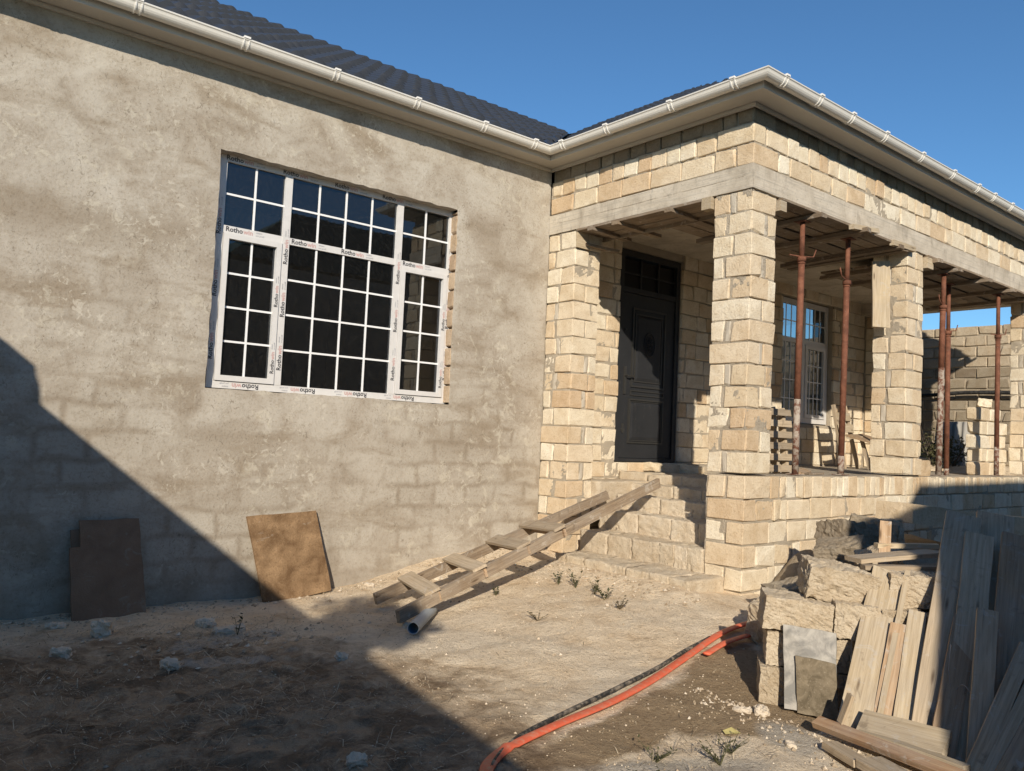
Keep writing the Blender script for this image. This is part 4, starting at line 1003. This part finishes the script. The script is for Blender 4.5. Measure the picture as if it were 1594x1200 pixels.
sheet('chipboard_sheet', (1.47, 6.90, -.29), (1.90, 6.90, -.29), (1.86, 7.062, .42), (1.425, 7.06, .40), .016, 'chipdark', 'dark sheet hidden behind the notched chipboard')
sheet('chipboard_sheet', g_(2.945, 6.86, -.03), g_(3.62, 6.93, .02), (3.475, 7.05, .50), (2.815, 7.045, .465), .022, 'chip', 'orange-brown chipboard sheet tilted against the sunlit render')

# ------------------------------------------------------------------ hoses
def catmull(P_, n=8):
    P_ = [Vector(q_) for q_ in P_]; out = []
    Q = [P_[0]*2-P_[1]]+P_+[P_[-1]*2-P_[-2]]
    for i in range(1, len(Q)-2):
        for k in range(n):
            t = k/n; a, b_, c_, d = Q[i-1], Q[i], Q[i+1], Q[i+2]
            out.append(.5*((2*b_)+(c_-a)*t+(2*a-5*b_+4*c_-d)*t*t+(3*b_-a-3*c_+d)*t**3))
    out.append(P_[-1]); return out
def hose(pts, rad, mat, label, flat=False, lift=.0):
    c_ = catmull([(x, y, 0) for x, y in pts], 10)
    c_ = [Vector((q_.x, q_.y, max(gz(q_.x, q_.y)+.022, gzn(q_.x, q_.y))+rad*.6+lift)) for q_ in c_]
    fl = [max(.35, min(1., .62+.35*noise.noise(q_*2.3))) for q_ in c_] if flat else None
    rr_ = [rad*(1+.10*noise.noise(q_*3)) for q_ in c_]
    mb_ = MB(); mb_.tube(c_, rr_, 12, True, 0, fl); o = mb_.make('hose', mat, smooth=True); tag(o, label, 'hose'); return o
hose([(2.22, 2.62), (2.30, 2.86), (2.53, 3.04), (2.97, 3.16), (3.58, 3.28), (4.15, 3.43), (4.70, 3.58), (5.25, 3.70), (5.95, 3.70)], .022, 'hose', 'long red lay-flat hose crossing the damp patch to the block stack', True)
hose([(4.72, 3.50), (5.05, 3.56), (5.45, 3.56), (5.95, 3.58)], .021, 'hose', 'second red hose joining the first beside the block stack', True)
hose([(2.18, 2.60), (2.33, 2.88), (2.69, 3.13), (3.17, 3.285), (3.75, 3.43), (4.20, 3.52), (4.62, 3.62), (5.0, 3.68)], .014, 'bhose', 'muddy black hose running beside the red one')

# ------------------------------------------------------------------ stack of rough blocks
def gp(s, t=0): return Vector((4.42+.60*s+.70*t, 2.97-.80*s+.42*t, 0))
RZ = math.atan2(-.80, .60)
def stack_block(s, z, L, hgt, t, seed, label, dp=.30, tilt=(0, 0), yaw=0, mat='stone_rough', amp=.022):
    c_ = gp(s, t); o = rough('limestone_block', (c_.x, c_.y, z+hgt/2), (L, dp, hgt), mat, None, RZ+yaw, tilt, amp*.55, .045, seed, 17, 8.); tag(o, label, 'block'); return o
stack_block(.17, -.24, .21, .215, .03, 101, 'lowest rough block of the stack, left foot where the red hoses end')
stack_block(.19, -.02, .19, .205, .05, 102, 'small squarish block resting on the lowest block of the stack')
stack_block(.27, .18, .40, .205, .03, 103, 'long pitted block capping the left end of the stack', tilt=(0, .10), yaw=.05)
stack_block(.60, .17, .25, .215, .05, 104, 'squarish rough block right of the long pitted block', tilt=(0, .06))
stack_block(.52, .37, .42, .20, .20, 105, 'biggest uneven boulder-like block lying across the stack top', dp=.32, tilt=(.08, .13), yaw=.1, amp=.034)
stack_block(.86, .16, .24, .21, .06, 106, 'shaded block in the stack behind the pale board')
stack_block(1.12, .14, .26, .21, .08, 107, 'shaded block in the stack behind the narrow brown board')
stack_block(.46, -.24, .34, .20, .10, 108, 'block at ground level hidden behind the grey cement board')
stack_block(.44, -.03, .28, .20, .10, 109, 'second-course block behind the grey cement board')
stack_block(.80, -.24, .30, .20, .10, 110, 'ground-level block in the dark gap of the stack')
stack_block(.78, -.03, .30, .20, .10, 111, 'second-course block in the dark gap of the stack')
stack_block(1.12, -.24, .30, .20, .12, 112, 'ground-level block under the leaning planks')
stack_block(1.12, -.04, .30, .19, .12, 113, 'second-course block under the leaning planks')
stack_block(.95, .37, .30, .19, .22, 114, 'dark block on top of the stack under the flat planks', amp=.025)
stack_block(1.28, .36, .30, .19, .22, 115, 'dark block on top of the stack behind the tall planks', amp=.025)
# rubble heap between stack and parapet
k = 0
for (x, y, z, d_, lab) in ((5.62, 3.10, .38, (.30, .26, .24), 'dark rubble lump below the rotten flat planks'), (6.25, 3.35, .50, (.36, .30, .26), 'brown rubble lump leaning towards the parapet'),
        (5.85, 2.85, .55, (.30, .26, .2), 'greyish rubble lump behind the dark stake'), (6.7, 3.55, .62, (.42, .3, .24), 'sunlit-topped rubble block against the parapet'),
        (7.35, 3.65, .62, (.40, .32, .24), 'shaded rubble block in front of the parapet'), (7.75, 3.75, .6, (.26, .28, .22), 'small shaded rubble block beside the big tan slab'),
        (6.0, 3.55, .16, (.5, .4, .3), 'low rubble lump at the foot of the parapet'), (6.6, 3.2, .25, (.5, .45, .35), 'half-buried rubble lump at the heap centre'), (5.4, 3.35, .05, (.4, .3, .3), 'low shaded lump beside the hose ends')):
    k += 1; tag(rough('rubble_block', (x, y, z-.07), d_, 'stone_old_shade' if k % 3 else 'stone_rough', None, rnd.uniform(0, 3), (rnd.uniform(-.3, .3), rnd.uniform(-.3, .3)), .022, .10, 200+k, 14, 7.), lab, 'rubble')
V = []; F = []; nx_, ny_ = 40, 26
for i in range(nx_+1):
    for j in range(ny_+1):
        x = 6.05+3.6*i/nx_; y = 2.6+1.66*j/ny_
        e = min(1, min(i, nx_-i)/7)*min(1, min(j, 4+ny_-j)/6)
        hgt = .56*sm(6.1, 7.3, x)*e; vv = Vector((x*2.4, y*2.4, 1.5))
        V.append((x, y, gz(x, y)-.06+hgt*(.85+.35*noise.noise(vv))+noise.fractal(vv*3, 1., 2., 4)*.03*e))
for i in range(nx_):
    for j in range(ny_): F.append((i*(ny_+1)+j, (i+1)*(ny_+1)+j, (i+1)*(ny_+1)+j+1, i*(ny_+1)+j+1))
tag(mesh('rubble_heap', V, F, 'stone_old_shade', smooth=True), 'grey cement rubble heaped against the parapet', kind='stuff')
# tan sawn slabs lying on the heap
o = rough('sawn_stone_slab', (8.6, 3.70, .66), (1.15, .40, .19), 'stone_gold', None, R(-8), (0, .09), .006, .03, 301, 4); tag(o, 'large tan sawn stone slab lying in front of the parapet', 'slab')
o = rough('sawn_stone_slab', (9.9, 3.42, .56), (1.1, .40, .19), 'stone_gold', None, R(-10), (0, .06), .006, .03, 302, 4); tag(o, 'shaded sawn stone slab beyond the large tan one', 'slab')

# ------------------------------------------------------------------ lumber leaning on the stack
VF = (-.86, -.5, .35)
def lean(name, a, c_, wd, th, mat, label, face=VF, rag=0., cat='plank'):
    o = board(name, a, c_, wd, th, mat, face, None, .004, 8, None, rag); tag(o, label, cat); return o
lean('plank', (4.27, 2.20, -.22), (5.02, 2.38, .555), .195, .03, 'wood_pale', 'wide pale sunlit plank, furthest left of the leaning lumber', rag=.02)
lean('plank', (4.33, 2.115, -.215), (5.05, 2.29, .565), .03, .055, 'wood_pale', 'thin pale batten edging the wide sunlit plank')
lean('plank', (4.345, 2.105, -.225), (4.80, 2.215, .30), .095, .03, 'wood_brown', 'dark-streaked brown plank between two pale ones')
lean('plank', (4.365, 2.005, -.225), (4.92, 2.165, .385), .095, .03, 'wood_pale', 'narrow pale plank with a splintered top', rag=.03)
lean('plank', (4.41, 1.875, -.22), (5.42, 2.115, .92), .20, .035, 'wood_grey', 'widest grey plank, half in shade, tallest of the lumber')
lean('plank', (4.40, 1.735, -.23), (5.33, 1.99, .82), .15, .03, 'wood_grey', 'grey plank with a nail hole near its top')
lean('plank', (4.50, 1.63, -.22), (5.60, 2.0, .93), .20, .03, 'wood_brown', 'dull brown plank standing behind the nail-holed one')
lean('plank', (4.46, 1.54, -.22), (5.40, 1.79, .83), .20, .03, 'wood_brown', 'broad brown plank at the shaded end of the lumber')
lean('plank', (4.34, 1.79, -.22), (4.90, 1.90, .35), .12, .035, 'wood_brown', 'short rotten plank with a ragged reddish top', rag=.05)
lean('plank', (4.34, 1.62, -.215), (4.86, 1.77, .46), .10, .03, 'wood_grey', 'shaded board overlapping the nail-holed plank')
lean('plank', (4.20, 1.60, -.22), (4.84, 1.57, .32), .075, .03, 'wood_grey', 'slanting narrow grey lath crossing the lumber end')
lean('plank', (4.24, 1.55, -.22), (4.90, 1.50, .30), .06, .028, 'wood_grey', 'second slanting grey lath, next to the first')
lean('plank', (4.26, 1.49, -.22), (4.98, 1.43, .28), .085, .028, 'wood_brown', 'brown slanting lath outermost of the lumber')
lean('plank', (4.36, 1.46, -.22), (5.2, 1.52, .5), .12, .03, 'wood_brown', 'brown plank behind the slanting laths')
lean('stake', (4.72, 2.30, -.24), (5.62, 2.70, .80), .07, .05, 'wood_brown', 'dark wooden stake sticking up behind the wide pale plank', cat='stake')
lean('plank', (5.02, 2.62, .60), (5.62, 2.36, .645), .16, .028, 'wood_grey', 'rotten flat plank lying on top of the block stack', (0, 0, 1), .03)
lean('plank', (4.98, 2.53, .57), (5.40, 2.26, .575), .07, .028, 'wood_grey', 'narrow flat lath under the rotten plank on the stack', (0, 0, 1), .02)
lean('plank', (5.45, 2.68, .66), (5.80, 2.42, .67), .06, .03, 'wood_pale', 'pale flat lath behind the rotten plank on the stack', (0, 0, 1), .02)
sheet('cement_board', (4.345, 2.66, -.22), (4.46, 2.40, -.22), (4.60, 2.49, .215), (4.40, 2.715, .245), .018, 'ply_grey', 'grey stained cement board leaning on the block stack')
sheet('board_offcut', (4.36, 2.585, -.225), (4.44, 2.375, -.225), (4.535, 2.455, .055), (4.39, 2.625, .085), .016, 'offcut', 'small dark board offcut in front of the grey cement board')
q = MB(); wc = Vector((4.62, 1.78, .02)); q.tube([wc+Vector((-.03+.02*math.sin(t*2), .055*math.cos(t), .085*math.sin(t))) for t in [6.0*i/26 for i in range(27)]]+[wc+Vector((.0, .09, .14)), wc+Vector((.05, .10, .26))], .0022, 5)
tag(q.make('wire_loop', 'wire', smooth=True), 'thin loop of binding wire hanging on the shaded planks', 'wire')
# pieces lying at the foot
lean('plank', (4.17, 2.36, -.175), (4.10, 1.55, -.19), .065, .035, 'wood_red', 'long reddish plank lying on edge along the lumber foot', (-.5, 0, 1))
lean('plank', (4.25, 2.155, -.13), (4.30, 1.74, -.125), .15, .03, 'wood_pale', 'short pale plank lying across the feet of the leaning planks', (-.55, 0, .8))
lean('plank', (4.20, 2.13, -.165), (4.17, 1.60, -.165), .05, .03, 'wood_pale', 'thin batten squeezed beside the reddish plank', (0, 0, 1))
lean('plank', (4.02, 2.20, -.215), (3.92, 1.98, -.215), .085, .035, 'wood_grey', 'small grey offcut lying on the dirt before the reddish plank', (0, 0, 1))
lean('plank', (3.95, 1.96, -.205), (3.78, 1.55, -.205), .15, .04, 'wood_grey', 'grey plank lying flat on the dirt past the small offcut', (0, 0, 1))
lean('wedge', (4.19, 2.235, -.15), (4.24, 2.205, .0), .045, .02, 'wood_grey', 'thin wedge standing upright against the short pale plank', (-.8, .5, .1), cat='wedge')

# ------------------------------------------------------------------ things on the porch
pal_ = empty('wooden_pallet', (7.85, 4.95, 1.0), 'weathered wooden pallet leaning upright behind the corner pillar', 'pallet')
for k in range(6): board('slat', (7.55, 4.93+.012*k, 1.06+.122*k), (8.12, 4.93+.012*k, 1.06+.122*k), .072, .02, 'wood_grey', (0, -1, .1), pal_)
for x in (7.68, 7.86, 8.04): board('runner', (x, 4.98, 1.0), (x, 5.06, 1.72), .07, .045, 'wood_grey', (1, 0, 0), pal_)
for k in range(3): board('back_slat', (7.56, 5.08+.02*k, 1.14+.23*k), (8.10, 5.08+.02*k, 1.14+.23*k), .075, .02, 'wood_grey', (0, -1, .1), pal_)
tag(board('board_offcut', (7.70, 4.62, 1.03), (8.02, 4.72, 1.05), .10, .03, 'wood_brown', (0, -.3, 1)), 'brown offcut on the porch floor below the pallet', 'board')
tag(board('board_offcut', (7.66, 4.50, 1.03), (7.95, 4.50, 1.035), .05, .02, 'wood_form', (0, 0, 1)), 'thin dark strip on the parapet by the pallet', 'board')
# broken wooden chair
ch = empty('wooden_chair', (11.9, 6.2, 1.0), 'broken wooden chair slumped beside the middle pillar', 'chair')
CX, CY = 12.2, 6.2
for (dx, dy, tx, ty, zt) in ((-.22, -.2, -.10, .02, 1.50), (.22, -.2, .06, -.06, 1.48), (-.2, .22, -.32, .36, 1.98), (.22, .22, .10, .40, 1.98)):
    board('leg', (CX+dx, CY+dy, 1.0), (CX+tx, CY+ty, zt), .055, .045, 'wood_grey', (0, -1, 0), ch)
board('seat', (CX-.30, CY-.05, 1.46), (CX+.26, CY-.02, 1.49), .42, .03, 'wood_brown', (0, -.25, 1), ch)
for z, dd in ((1.62, .26), (1.80, .31)): board('back_slat', (CX-.32, CY+dd, z), (CX+.14, CY+dd+.02, z+.01), .13, .02, 'wood_pale', (0, -1, .2), ch)
board('stretcher', (CX-.22, CY-.17, 1.14), (CX+.2, CY-.17, 1.13), .10, .02, 'wood_grey', (0, -1, 0), ch)
# block stack by the end pillar
sb = 0
for r_ in range(5):
    zz = 1.003+.2*r_; n_ = 4 if r_ < 4 else 2
    x = 12.72 + (.06 if r_ % 2 else 0)
    for k in range(3 if r_ < 4 else 2):
        L = (.40, .40, .22)[k] if not r_ % 2 else (.22, .42, .40)[k]
        V, F = hullblock((x, 4.76, zz), (x+L-.012, 4.96, zz+.195), .014, .007)
        o = mesh('limestone_block', V, F, 'stone_pale' if rnd.random() < .6 else 'stone'); sb += 1
        tag(o, ['bottom', 'second', 'third', 'fourth', 'top'][r_]+'-course spare block, '+('first' if k == 0 else 'second' if k == 1 else 'third')+' in its course from the rusty props, stacked by the end pillar', 'block')
        x += L
o = rough('limestone_block', (13.15, 4.86, 2.075), (.20, .2, .14), 'stone_pale', None, .4, (.1, .1), .02, .2, 401); tag(o, 'rounded broken stone on top of the spare block stack', 'block')
o = rough('limestone_block', (9.98, YF+.17, 1.115), (.30, .28, .185), 'stone', None, .02, (0, 0), .008, .06, 402, 4); tag(o, 'single loose block on the parapet against the middle pillar', 'block')

# ------------------------------------------------------------------ beyond the porch: yard wall, sheets, bush
yw = empty('yard_wall', (16.6, 6.5, 1.0), 'old grey-tan block yard wall seen under the porch beam', 'wall')
WXf = 16.5; q = MB(); q.box((WXf+.02, 2.0, .3), (WXf+.2, 12., 3.73)); q.make('mortar_bed', 'mortar', yw)
z = .5; k = 0
while z < 3.72:
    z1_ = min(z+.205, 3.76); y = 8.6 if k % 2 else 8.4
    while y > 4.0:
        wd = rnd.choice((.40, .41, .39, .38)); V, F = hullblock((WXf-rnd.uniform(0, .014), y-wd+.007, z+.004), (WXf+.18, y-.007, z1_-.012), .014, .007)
        mesh('stone_block', V, F, 'stone_rough' if z > 2.9 else 'stone_old_shade', yw); y -= wd  # lit top and shaded lower courses put into the stone colour
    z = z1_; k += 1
tag((lambda q: (q.tube(catmull([(16.36, 8.6, 2.40), (16.36, 7.2, 2.42), (16.36, 6.4, 2.47), (16.36, 5.6, 2.46), (16.36, 4.4, 2.40)], 6), .035, 8), q.make('black_pipe', 'cable', smooth=True))[1])(MB()), 'black pipe strung along the yard wall', 'pipe')
def corr(yc, lab, dx, hgt):
    V = []; F = []; n_ = 36; W_ = .75
    for i in range(n_+1):
        y = yc+W_*(i/n_-.5); off = .03*math.cos(2*math.pi*(i/n_)*5)
        for zt in (0, 1): V.append((15.55+dx+off+.35*zt, y+.06*zt, .88+hgt*zt))
    for i in range(n_): F.append((2*i, 2*i+2, 2*i+3, 2*i+1))
    k_ = len(V); V += [(v[0]+.012, v[1], v[2]) for v in V]; F += [tuple(j+k_ for j in reversed(f)) for f in F]
    for i in range(n_): F.append((2*i+1, 2*i+3, k_+2*i+3, k_+2*i+1))
    o = mesh('corrugated_sheet', V, F, 'asbestos', smooth=True); tag(o, lab, 'roof sheet')
corr(6.28, 'grey corrugated roof sheet leaning on the yard wall, in front', 0, 1.02); corr(5.95, 'grey corrugated roof sheet partly behind the first one', .16, 1.0)
def leafcloud(name, c_, rad, n_, size, mat, parent, seed):
    r_ = random.Random(seed); mb_ = MB()
    for i in range(n_):
        d = Vector((r_.gauss(0, 1), r_.gauss(0, 1), r_.gauss(0, 1))).normalized()*(r_.random()**.45)
        clump = .72+.5*noise.noise(Vector(d)*2.2+Vector((seed, 0, 0)))
        p_ = Vector(c_)+Vector((d.x*rad[0], d.y*rad[1], d.z*rad[2]))*clump
        a = Vector((r_.gauss(0, 1), r_.gauss(0, 1), r_.gauss(0, .7))).normalized(); s_ = a.cross(Vector((r_.gauss(0, 1), r_.gauss(0, 1), r_.gauss(0, 1)))).normalized()
        L = size*r_.uniform(.6, 1.3)
        mb_.add([p_-a*L/2, p_+s_*L*.22, p_+a*L/2, p_-s_*L*.22], [(0, 1, 2, 3)])
    return mb_.make(name, mat, parent)
bu = empty('dry_bush', (15.3, 6.3, .85), 'dry dark bush growing in front of the yard wall', 'bush')
leafcloud('foliage', (15.2, 6.3, 1.32), (.42, .55, .55), 900, .07, 'leaf', bu, 5)
q = MB()
for k in range(14):
    t = rnd.uniform(0, 6.3); e = Vector((15.2+.3*math.cos(t), 6.3+.42*math.sin(t), rnd.uniform(1.3, 1.85))); q.tube([(15.2+.05*math.cos(t), 6.3+.05*math.sin(t), .8), (15.2+.15*math.cos(t), 6.3+.2*math.sin(t), 1.1), e], [.012, .009, .004], 5)
q.make('stem', 'bark', bu)

# ------------------------------------------------------------------ loose stones, weeds, litter
for k, (x, y, d_, lab) in enumerate(((1.53, 6.30, (.17, .13, .14), 'pale rounded stone at the foot of the notched chipboard'), (1.30, 6.68, (.15, .10, .05), 'flat whitish stone left of the notched chipboard'),
        (1.66, 5.22, (.12, .10, .07), 'white chalky lump in the dark soil'), (2.30, 5.95, (.26, .11, .07), 'long flat mortar slab with a weed behind it'), (2.20, 6.18, (.17, .12, .09), 'grey lump behind the long mortar slab'),
        (2.68, 4.92, (.11, .10, .07), 'round grey pebble-dashed lump in the middle of the shaded yard'), (1.18, 5.84, (.14, .10, .08), 'brown clod half sunk in the dark soil'), (1.94, 3.36, (.11, .07, .05), 'small tan stone in the straw near the hose end'),
        (3.56, 5.48, (.12, .09, .07), 'pale stone between pipe and ladder foot'), (4.20, 2.72, (.11, .08, .07), 'broken pale chip at the foot of the block stack'), (4.13, 2.80, (.13, .06, .04), 'flat chip beside the broken one under the stack'),
        (3.92, 2.36, (.07, .05, .03), 'little tan chip near the pale lime patch'), (4.62, 6.62, (.10, .08, .05), 'small stone on the dirt bank by the ladder'), (3.98, 6.85, (.12, .07, .05), 'small stone near the base of the rendered wall'))):
    o = rough('loose_stone', (x, y, gzn(x, y)+d_[2]*.12), tuple(v*.85 for v in d_), 'rock', None, rnd.uniform(0, 3), (rnd.uniform(-.2, .2), rnd.uniform(-.2, .2)), d_[2]*.30, .45, 500+k, 6, 11.); tag(o, lab, 'stone')
def weed(x, y, hgt, n_, lab, mat='leaf', spread=.5, thin=.012):
    w_ = empty('weed', (x, y, gzn(x, y)-.005), lab, 'weed'); mb_ = MB(); st_ = MB(); base = Vector((x, y, gzn(x, y)-.005))
    for k in range(n_):
        t = rnd.uniform(0, 6.28); L = hgt*rnd.uniform(.6, 1.1); tip = base+Vector((math.cos(t)*spread*L, math.sin(t)*spread*L, L)); mid_ = base.lerp(tip, .55)+Vector((0, 0, L*.12))
        st_.tube([base, mid_, tip], [.003, .002, .001], 4)
        for q_ in range(5):
            p_ = base.lerp(tip, .25+.18*q_)+Vector((0, 0, L*.08)); a = Vector((rnd.gauss(0, 1), rnd.gauss(0, 1), rnd.uniform(0, 1))).normalized(); s_ = a.cross(Vector((0, 0, 1))).normalized(); Lf = hgt*.30*rnd.uniform(.6, 1.2)
            mb_.add([p_, p_+a*Lf*.5+s_*thin, p_+a*Lf, p_+a*Lf*.5-s_*thin], [(0, 1, 2, 3)])
    mb_.make('foliage', mat, w_); st_.make('stem', mat, w_)
weed(5.29, 5.62, .11, 6, 'small grey-green weed close to the lowest step'); weed(5.32, 5.42, .13, 6, 'upright weed in front of the lowest step'); weed(5.28, 5.14, .15, 5, 'leafy weed with two dark upright shoots'); weed(5.18, 4.92, .12, 9, 'dense dark weed tuft below the steps', spread=.8)
weed(5.05, 4.62, .09, 8, 'brown dry weed tuft on the bare dirt', 'leafdry', .9); weed(4.62, 5.72, .09, 5, 'tiny weed in the ladder shadow'); weed(4.4, 4.9, .06, 7, 'flat dry weed in the middle of the dusty yard', 'leafdry', 1.3)
weed(3.40, 2.42, .10, 10, 'long-bladed weed between hose and lime patch', spread=1.1, thin=.006); weed(3.16, 2.62, .08, 9, 'spreading weed beside the red hose', spread=1.3, thin=.006); weed(2.86, 2.42, .10, 14, 'spiky grass tuft on the pale lime patch', spread=.9, thin=.005); weed(3.55, 2.47, .09, 8, 'grass blades at the edge of the damp soil', spread=1.2, thin=.005)
weed(2.33, 5.86, .13, 3, 'single weed shoot behind the long mortar slab', spread=.3)
o = mesh('fallen_leaf', [(3.72, 2.62, gzn(3.72, 2.62)+.012), (3.76, 2.58, gzn(3.72, 2.62)+.02), (3.81, 2.585, gzn(3.72, 2.62)+.010), (3.80, 2.64, gzn(3.72, 2.62)+.028), (3.75, 2.66, gzn(3.72, 2.62)+.014)], [(0, 1, 4), (1, 3, 4), (1, 2, 3)], 'yellow'); tag(o, 'pale yellow leaf on the damp soil', 'leaf')
# straw and twigs in the shaded soil; grit everywhere
r_ = random.Random(11); mb_ = MB()
def blade(x, y, L, wd, up):
    t = r_.uniform(0, 6.28); z = gzn(x, y)+.004; d = Vector((math.cos(t), math.sin(t), up)); s_ = Vector((-math.sin(t), math.cos(t), 0))*wd; b0 = Vector((x, y, z)); bend = Vector((0, 0, L*r_.uniform(0, .18)))+s_*r_.uniform(-12, 12)
    m_ = b0+d*L*.5+bend; e = b0+d*L
    mb_.add([b0-s_, b0+s_, m_+s_, m_-s_, e], [(0, 1, 2, 3), (3, 2, 4)])
for i in range(9000):
    x = r_.uniform(.1, 3.0); y = r_.uniform(2.5, 6.4)
    dn = noise.noise(Vector((x*1.3, y*1.3, 4)))+.25*noise.noise(Vector((x*4, y*4, 1)))
    if dn < r_.uniform(-.35, .35)+max(0, (x-2.2)*.6): continue
    blade(x, y, r_.uniform(.03, .17), r_.uniform(.0007, .0022), r_.uniform(-.02, .22))
for i in range(260): blade(r_.uniform(3, 5.6), r_.uniform(2.4, 6.4), r_.uniform(.02, .12), r_.uniform(.0008, .002), r_.uniform(-.01, .1))
for i in range(90): blade(r_.uniform(3.0, 3.7), r_.uniform(2.3, 2.8), r_.uniform(.05, .14), .0015, r_.uniform(.05, .5))
tag(mb_.make('straw_litter', 'straw'), 'dry straw and twigs scattered on the soil', kind='stuff')
mb_ = MB()
for i in range(4200):
    x = r_.uniform(.2, 5.9); y = r_.uniform(2.0, 6.95); s_ = r_.uniform(.003, .007) if r_.random() < .975 else r_.uniform(.008, .016); z = gzn(x, y)+s_*.25
    V = [Vector((x, y, z))+Vector(q_)*s_*r_.uniform(.7, 1.3) for q_ in ((1, 0, 0), (-1, 0, 0), (0, 1, 0), (0, -1, 0), (0, 0, .8), (0, 0, -.8))]
    mb_.add(V, [(0, 2, 4), (2, 1, 4), (1, 3, 4), (3, 0, 4), (2, 0, 5), (1, 2, 5), (3, 1, 5), (0, 3, 5)])
def crumb(x, y, s_):
    z = gzn(x, y)+s_*.2
    V = [Vector((x, y, z))+Vector((q_[0]*r_.uniform(.6, 1.4), q_[1]*r_.uniform(.6, 1.4), q_[2]*r_.uniform(.5, 1.)))*s_ for q_ in ((1, .2, 0), (-1, -.1, 0), (.1, 1, 0), (-.2, -1, 0), (.2, .1, .8), (0, 0, -.8))]
    mb_.add(V, [(0, 2, 4), (2, 1, 4), (1, 3, 4), (3, 0, 4), (2, 0, 5), (1, 2, 5), (3, 1, 5), (0, 3, 5)])
for i in range(420): crumb(r_.uniform(.6, 6.2), 7.02-abs(r_.gauss(0, .16)), r_.uniform(.006, .022))
for i in range(260): crumb(5.75-abs(r_.gauss(0, .28)), r_.uniform(4.3, 6.5), r_.uniform(.006, .022))
for i in range(200): crumb(4.25-abs(r_.gauss(0, .2)), r_.uniform(2.0, 3.2), r_.uniform(.005, .018))
for i in range(160): crumb(r_.gauss(2.2, .4), r_.gauss(5.75, .22), r_.uniform(.006, .024))
tag(mb_.make('grit', 'gritm'), 'grit and small chips strewn over the yard', kind='stuff')

# ------------------------------------------------------------------ neighbours behind the camera (they shade the yard and show in the panes)
nh = empty('neighbour_building', (-3.5, 0, -.3), 'low flat-roofed neighbouring building standing beside the yard', 'building')
def prism(P_, z0, z1, name, mat, parent):
    n_ = len(P_); V = [(x, y, z0) for x, y in P_]+[(x, y, z1) for x, y in P_]
    return mesh(name, V, [tuple(reversed(range(n_))), tuple(range(n_, 2*n_))]+[(i, (i+1) % n_, n_+(i+1) % n_, n_+i) for i in range(n_)], mat, parent)
ex = lambda y: -1.87+.14*y
prism([(ex(-7)-.35, -7), (ex(4.9)-.35, 4.9), (-6, 4.9), (-6, -7)], -.5, 2.86, 'wall', 'nrender', nh)
prism([(ex(-7.2), -7.2), (ex(5), 5.0), (-6.2, 5.0), (-6.2, -7.2)], 2.864, 3.0, 'roof_slab', 'slab', nh)
V, F = roughblock((.75, .9, .55), (6, 6, 6), .02, .40, 9, 2.); mesh('unseen_roof_lump', [v+Vector((ex(4.8)-.40, 4.80, 2.99)) for v in V], F, 'nrender', nh, smooth=True)  # unseen lump, added to raise a bump in the shadow edge
n2_ = empty('neighbour_house', (6, -5, -.3), 'unseen neighbouring house with a green sheet roof, its profile shaped to shade the lumber and parapet', 'house')
q = MB(); prof_ = [(1.5, -.5), (.98, 2.05), (1.34, 2.73), (1.78, 3.93), (3.58, 4.06), (4.22, 4.60), (12.5, 4.70), (12.5, -.5)]  # silhouette shaped so its shadow falls on lumber and parapet
V = [(x, -2.0, z) for x, z in prof_]+[(x, -9.0, z) for x, z in prof_]; n_ = 8
mesh('wall', V, [tuple(range(n_)), tuple(reversed(range(n_, 16)))]+[(i, n_+i, n_+(i+1) % n_, (i+1) % n_) for i in range(n_)], 'nrender', n2_)
for (a, c_) in (((.95, 2.06), (1.31, 2.77)), ((1.31, 2.77), (1.75, 3.99)), ((1.75, 3.99), (3.56, 4.12)), ((3.56, 4.12), (4.20, 4.66)), ((4.20, 4.66), (12.7, 4.76))):
    V = []; F = []
    nn = 40
    for i in range(nn+1):
        y = -2.02-7.2*i/nn; of = .02*math.cos(i*math.pi)
        V += [(a[0], y, a[1]+of), (c_[0], y, c_[1]+of)]
    for i in range(nn): F.append((2*i, 2*i+1, 2*i+3, 2*i+2))
    mesh('roof_sheet', V, F, 'greenroof', n2_)
n3_ = empty('neighbour_house', (13, -8, -.3), 'taller neighbouring house with a hipped green corrugated roof, mirrored in the panes', 'house')
q = MB(); q.box((7.4, -11.2, -.5), (24, -5.3, 5.3)); q.make('wall', 'nrender', n3_)
V = []; F = []; nn = 150
for i in range(nn+1):
    x = 6.9+17.6*i/nn; of = .03*math.cos(i*math.pi); t = min(1., (x-6.9)/2.9)
    V += [(x, -5.0, 5.35+of), (x, -5.0-3.0*t, 5.35+2.15*t+of)]
for i in range(nn): F.append((2*i, 2*i+2, 2*i+3, 2*i+1))
mesh('roof_sheet', V, F, 'greenroof', n3_)
q = MB(); q.add([(6.9, -5, 5.35), (9.8, -8, 7.5), (6.9, -11.4, 5.35), (24.5, -11.4, 5.35), (24.5, -8, 7.5), (24.5, -5, 5.35)], [(0, 1, 2), (1, 4, 3, 2), (4, 5, 3)]); q.make('roof_sheet', 'greenroof', n3_)
tr_ = empty('young_tree', (-2.3, -.9, -.25), 'leafy young tree rising above the neighbouring building', 'tree')
q = MB(); q.tube([(-2.5, -1.0, 2.9), (-2.42, -.95, 3.3), (-2.35, -.9, 3.75)], [.05, .04, .02], 8)
for k in range(6):
    t = k*1.05; q.tube([(-2.4, -.95, 3.25+.06*k), (-2.4+.25*math.cos(t), -.95+.3*math.sin(t), 3.5+.07*k)], [.015, .006], 5)
q.make('trunk', 'bark', tr_)
leafcloud('crown', (-2.42, -.86, 3.66), (.50, .80, .40), 1300, .15, 'treeleaf', tr_, 8)
print('objects', len(bpy.data.objects), 'blocks', len(BLOCKS))
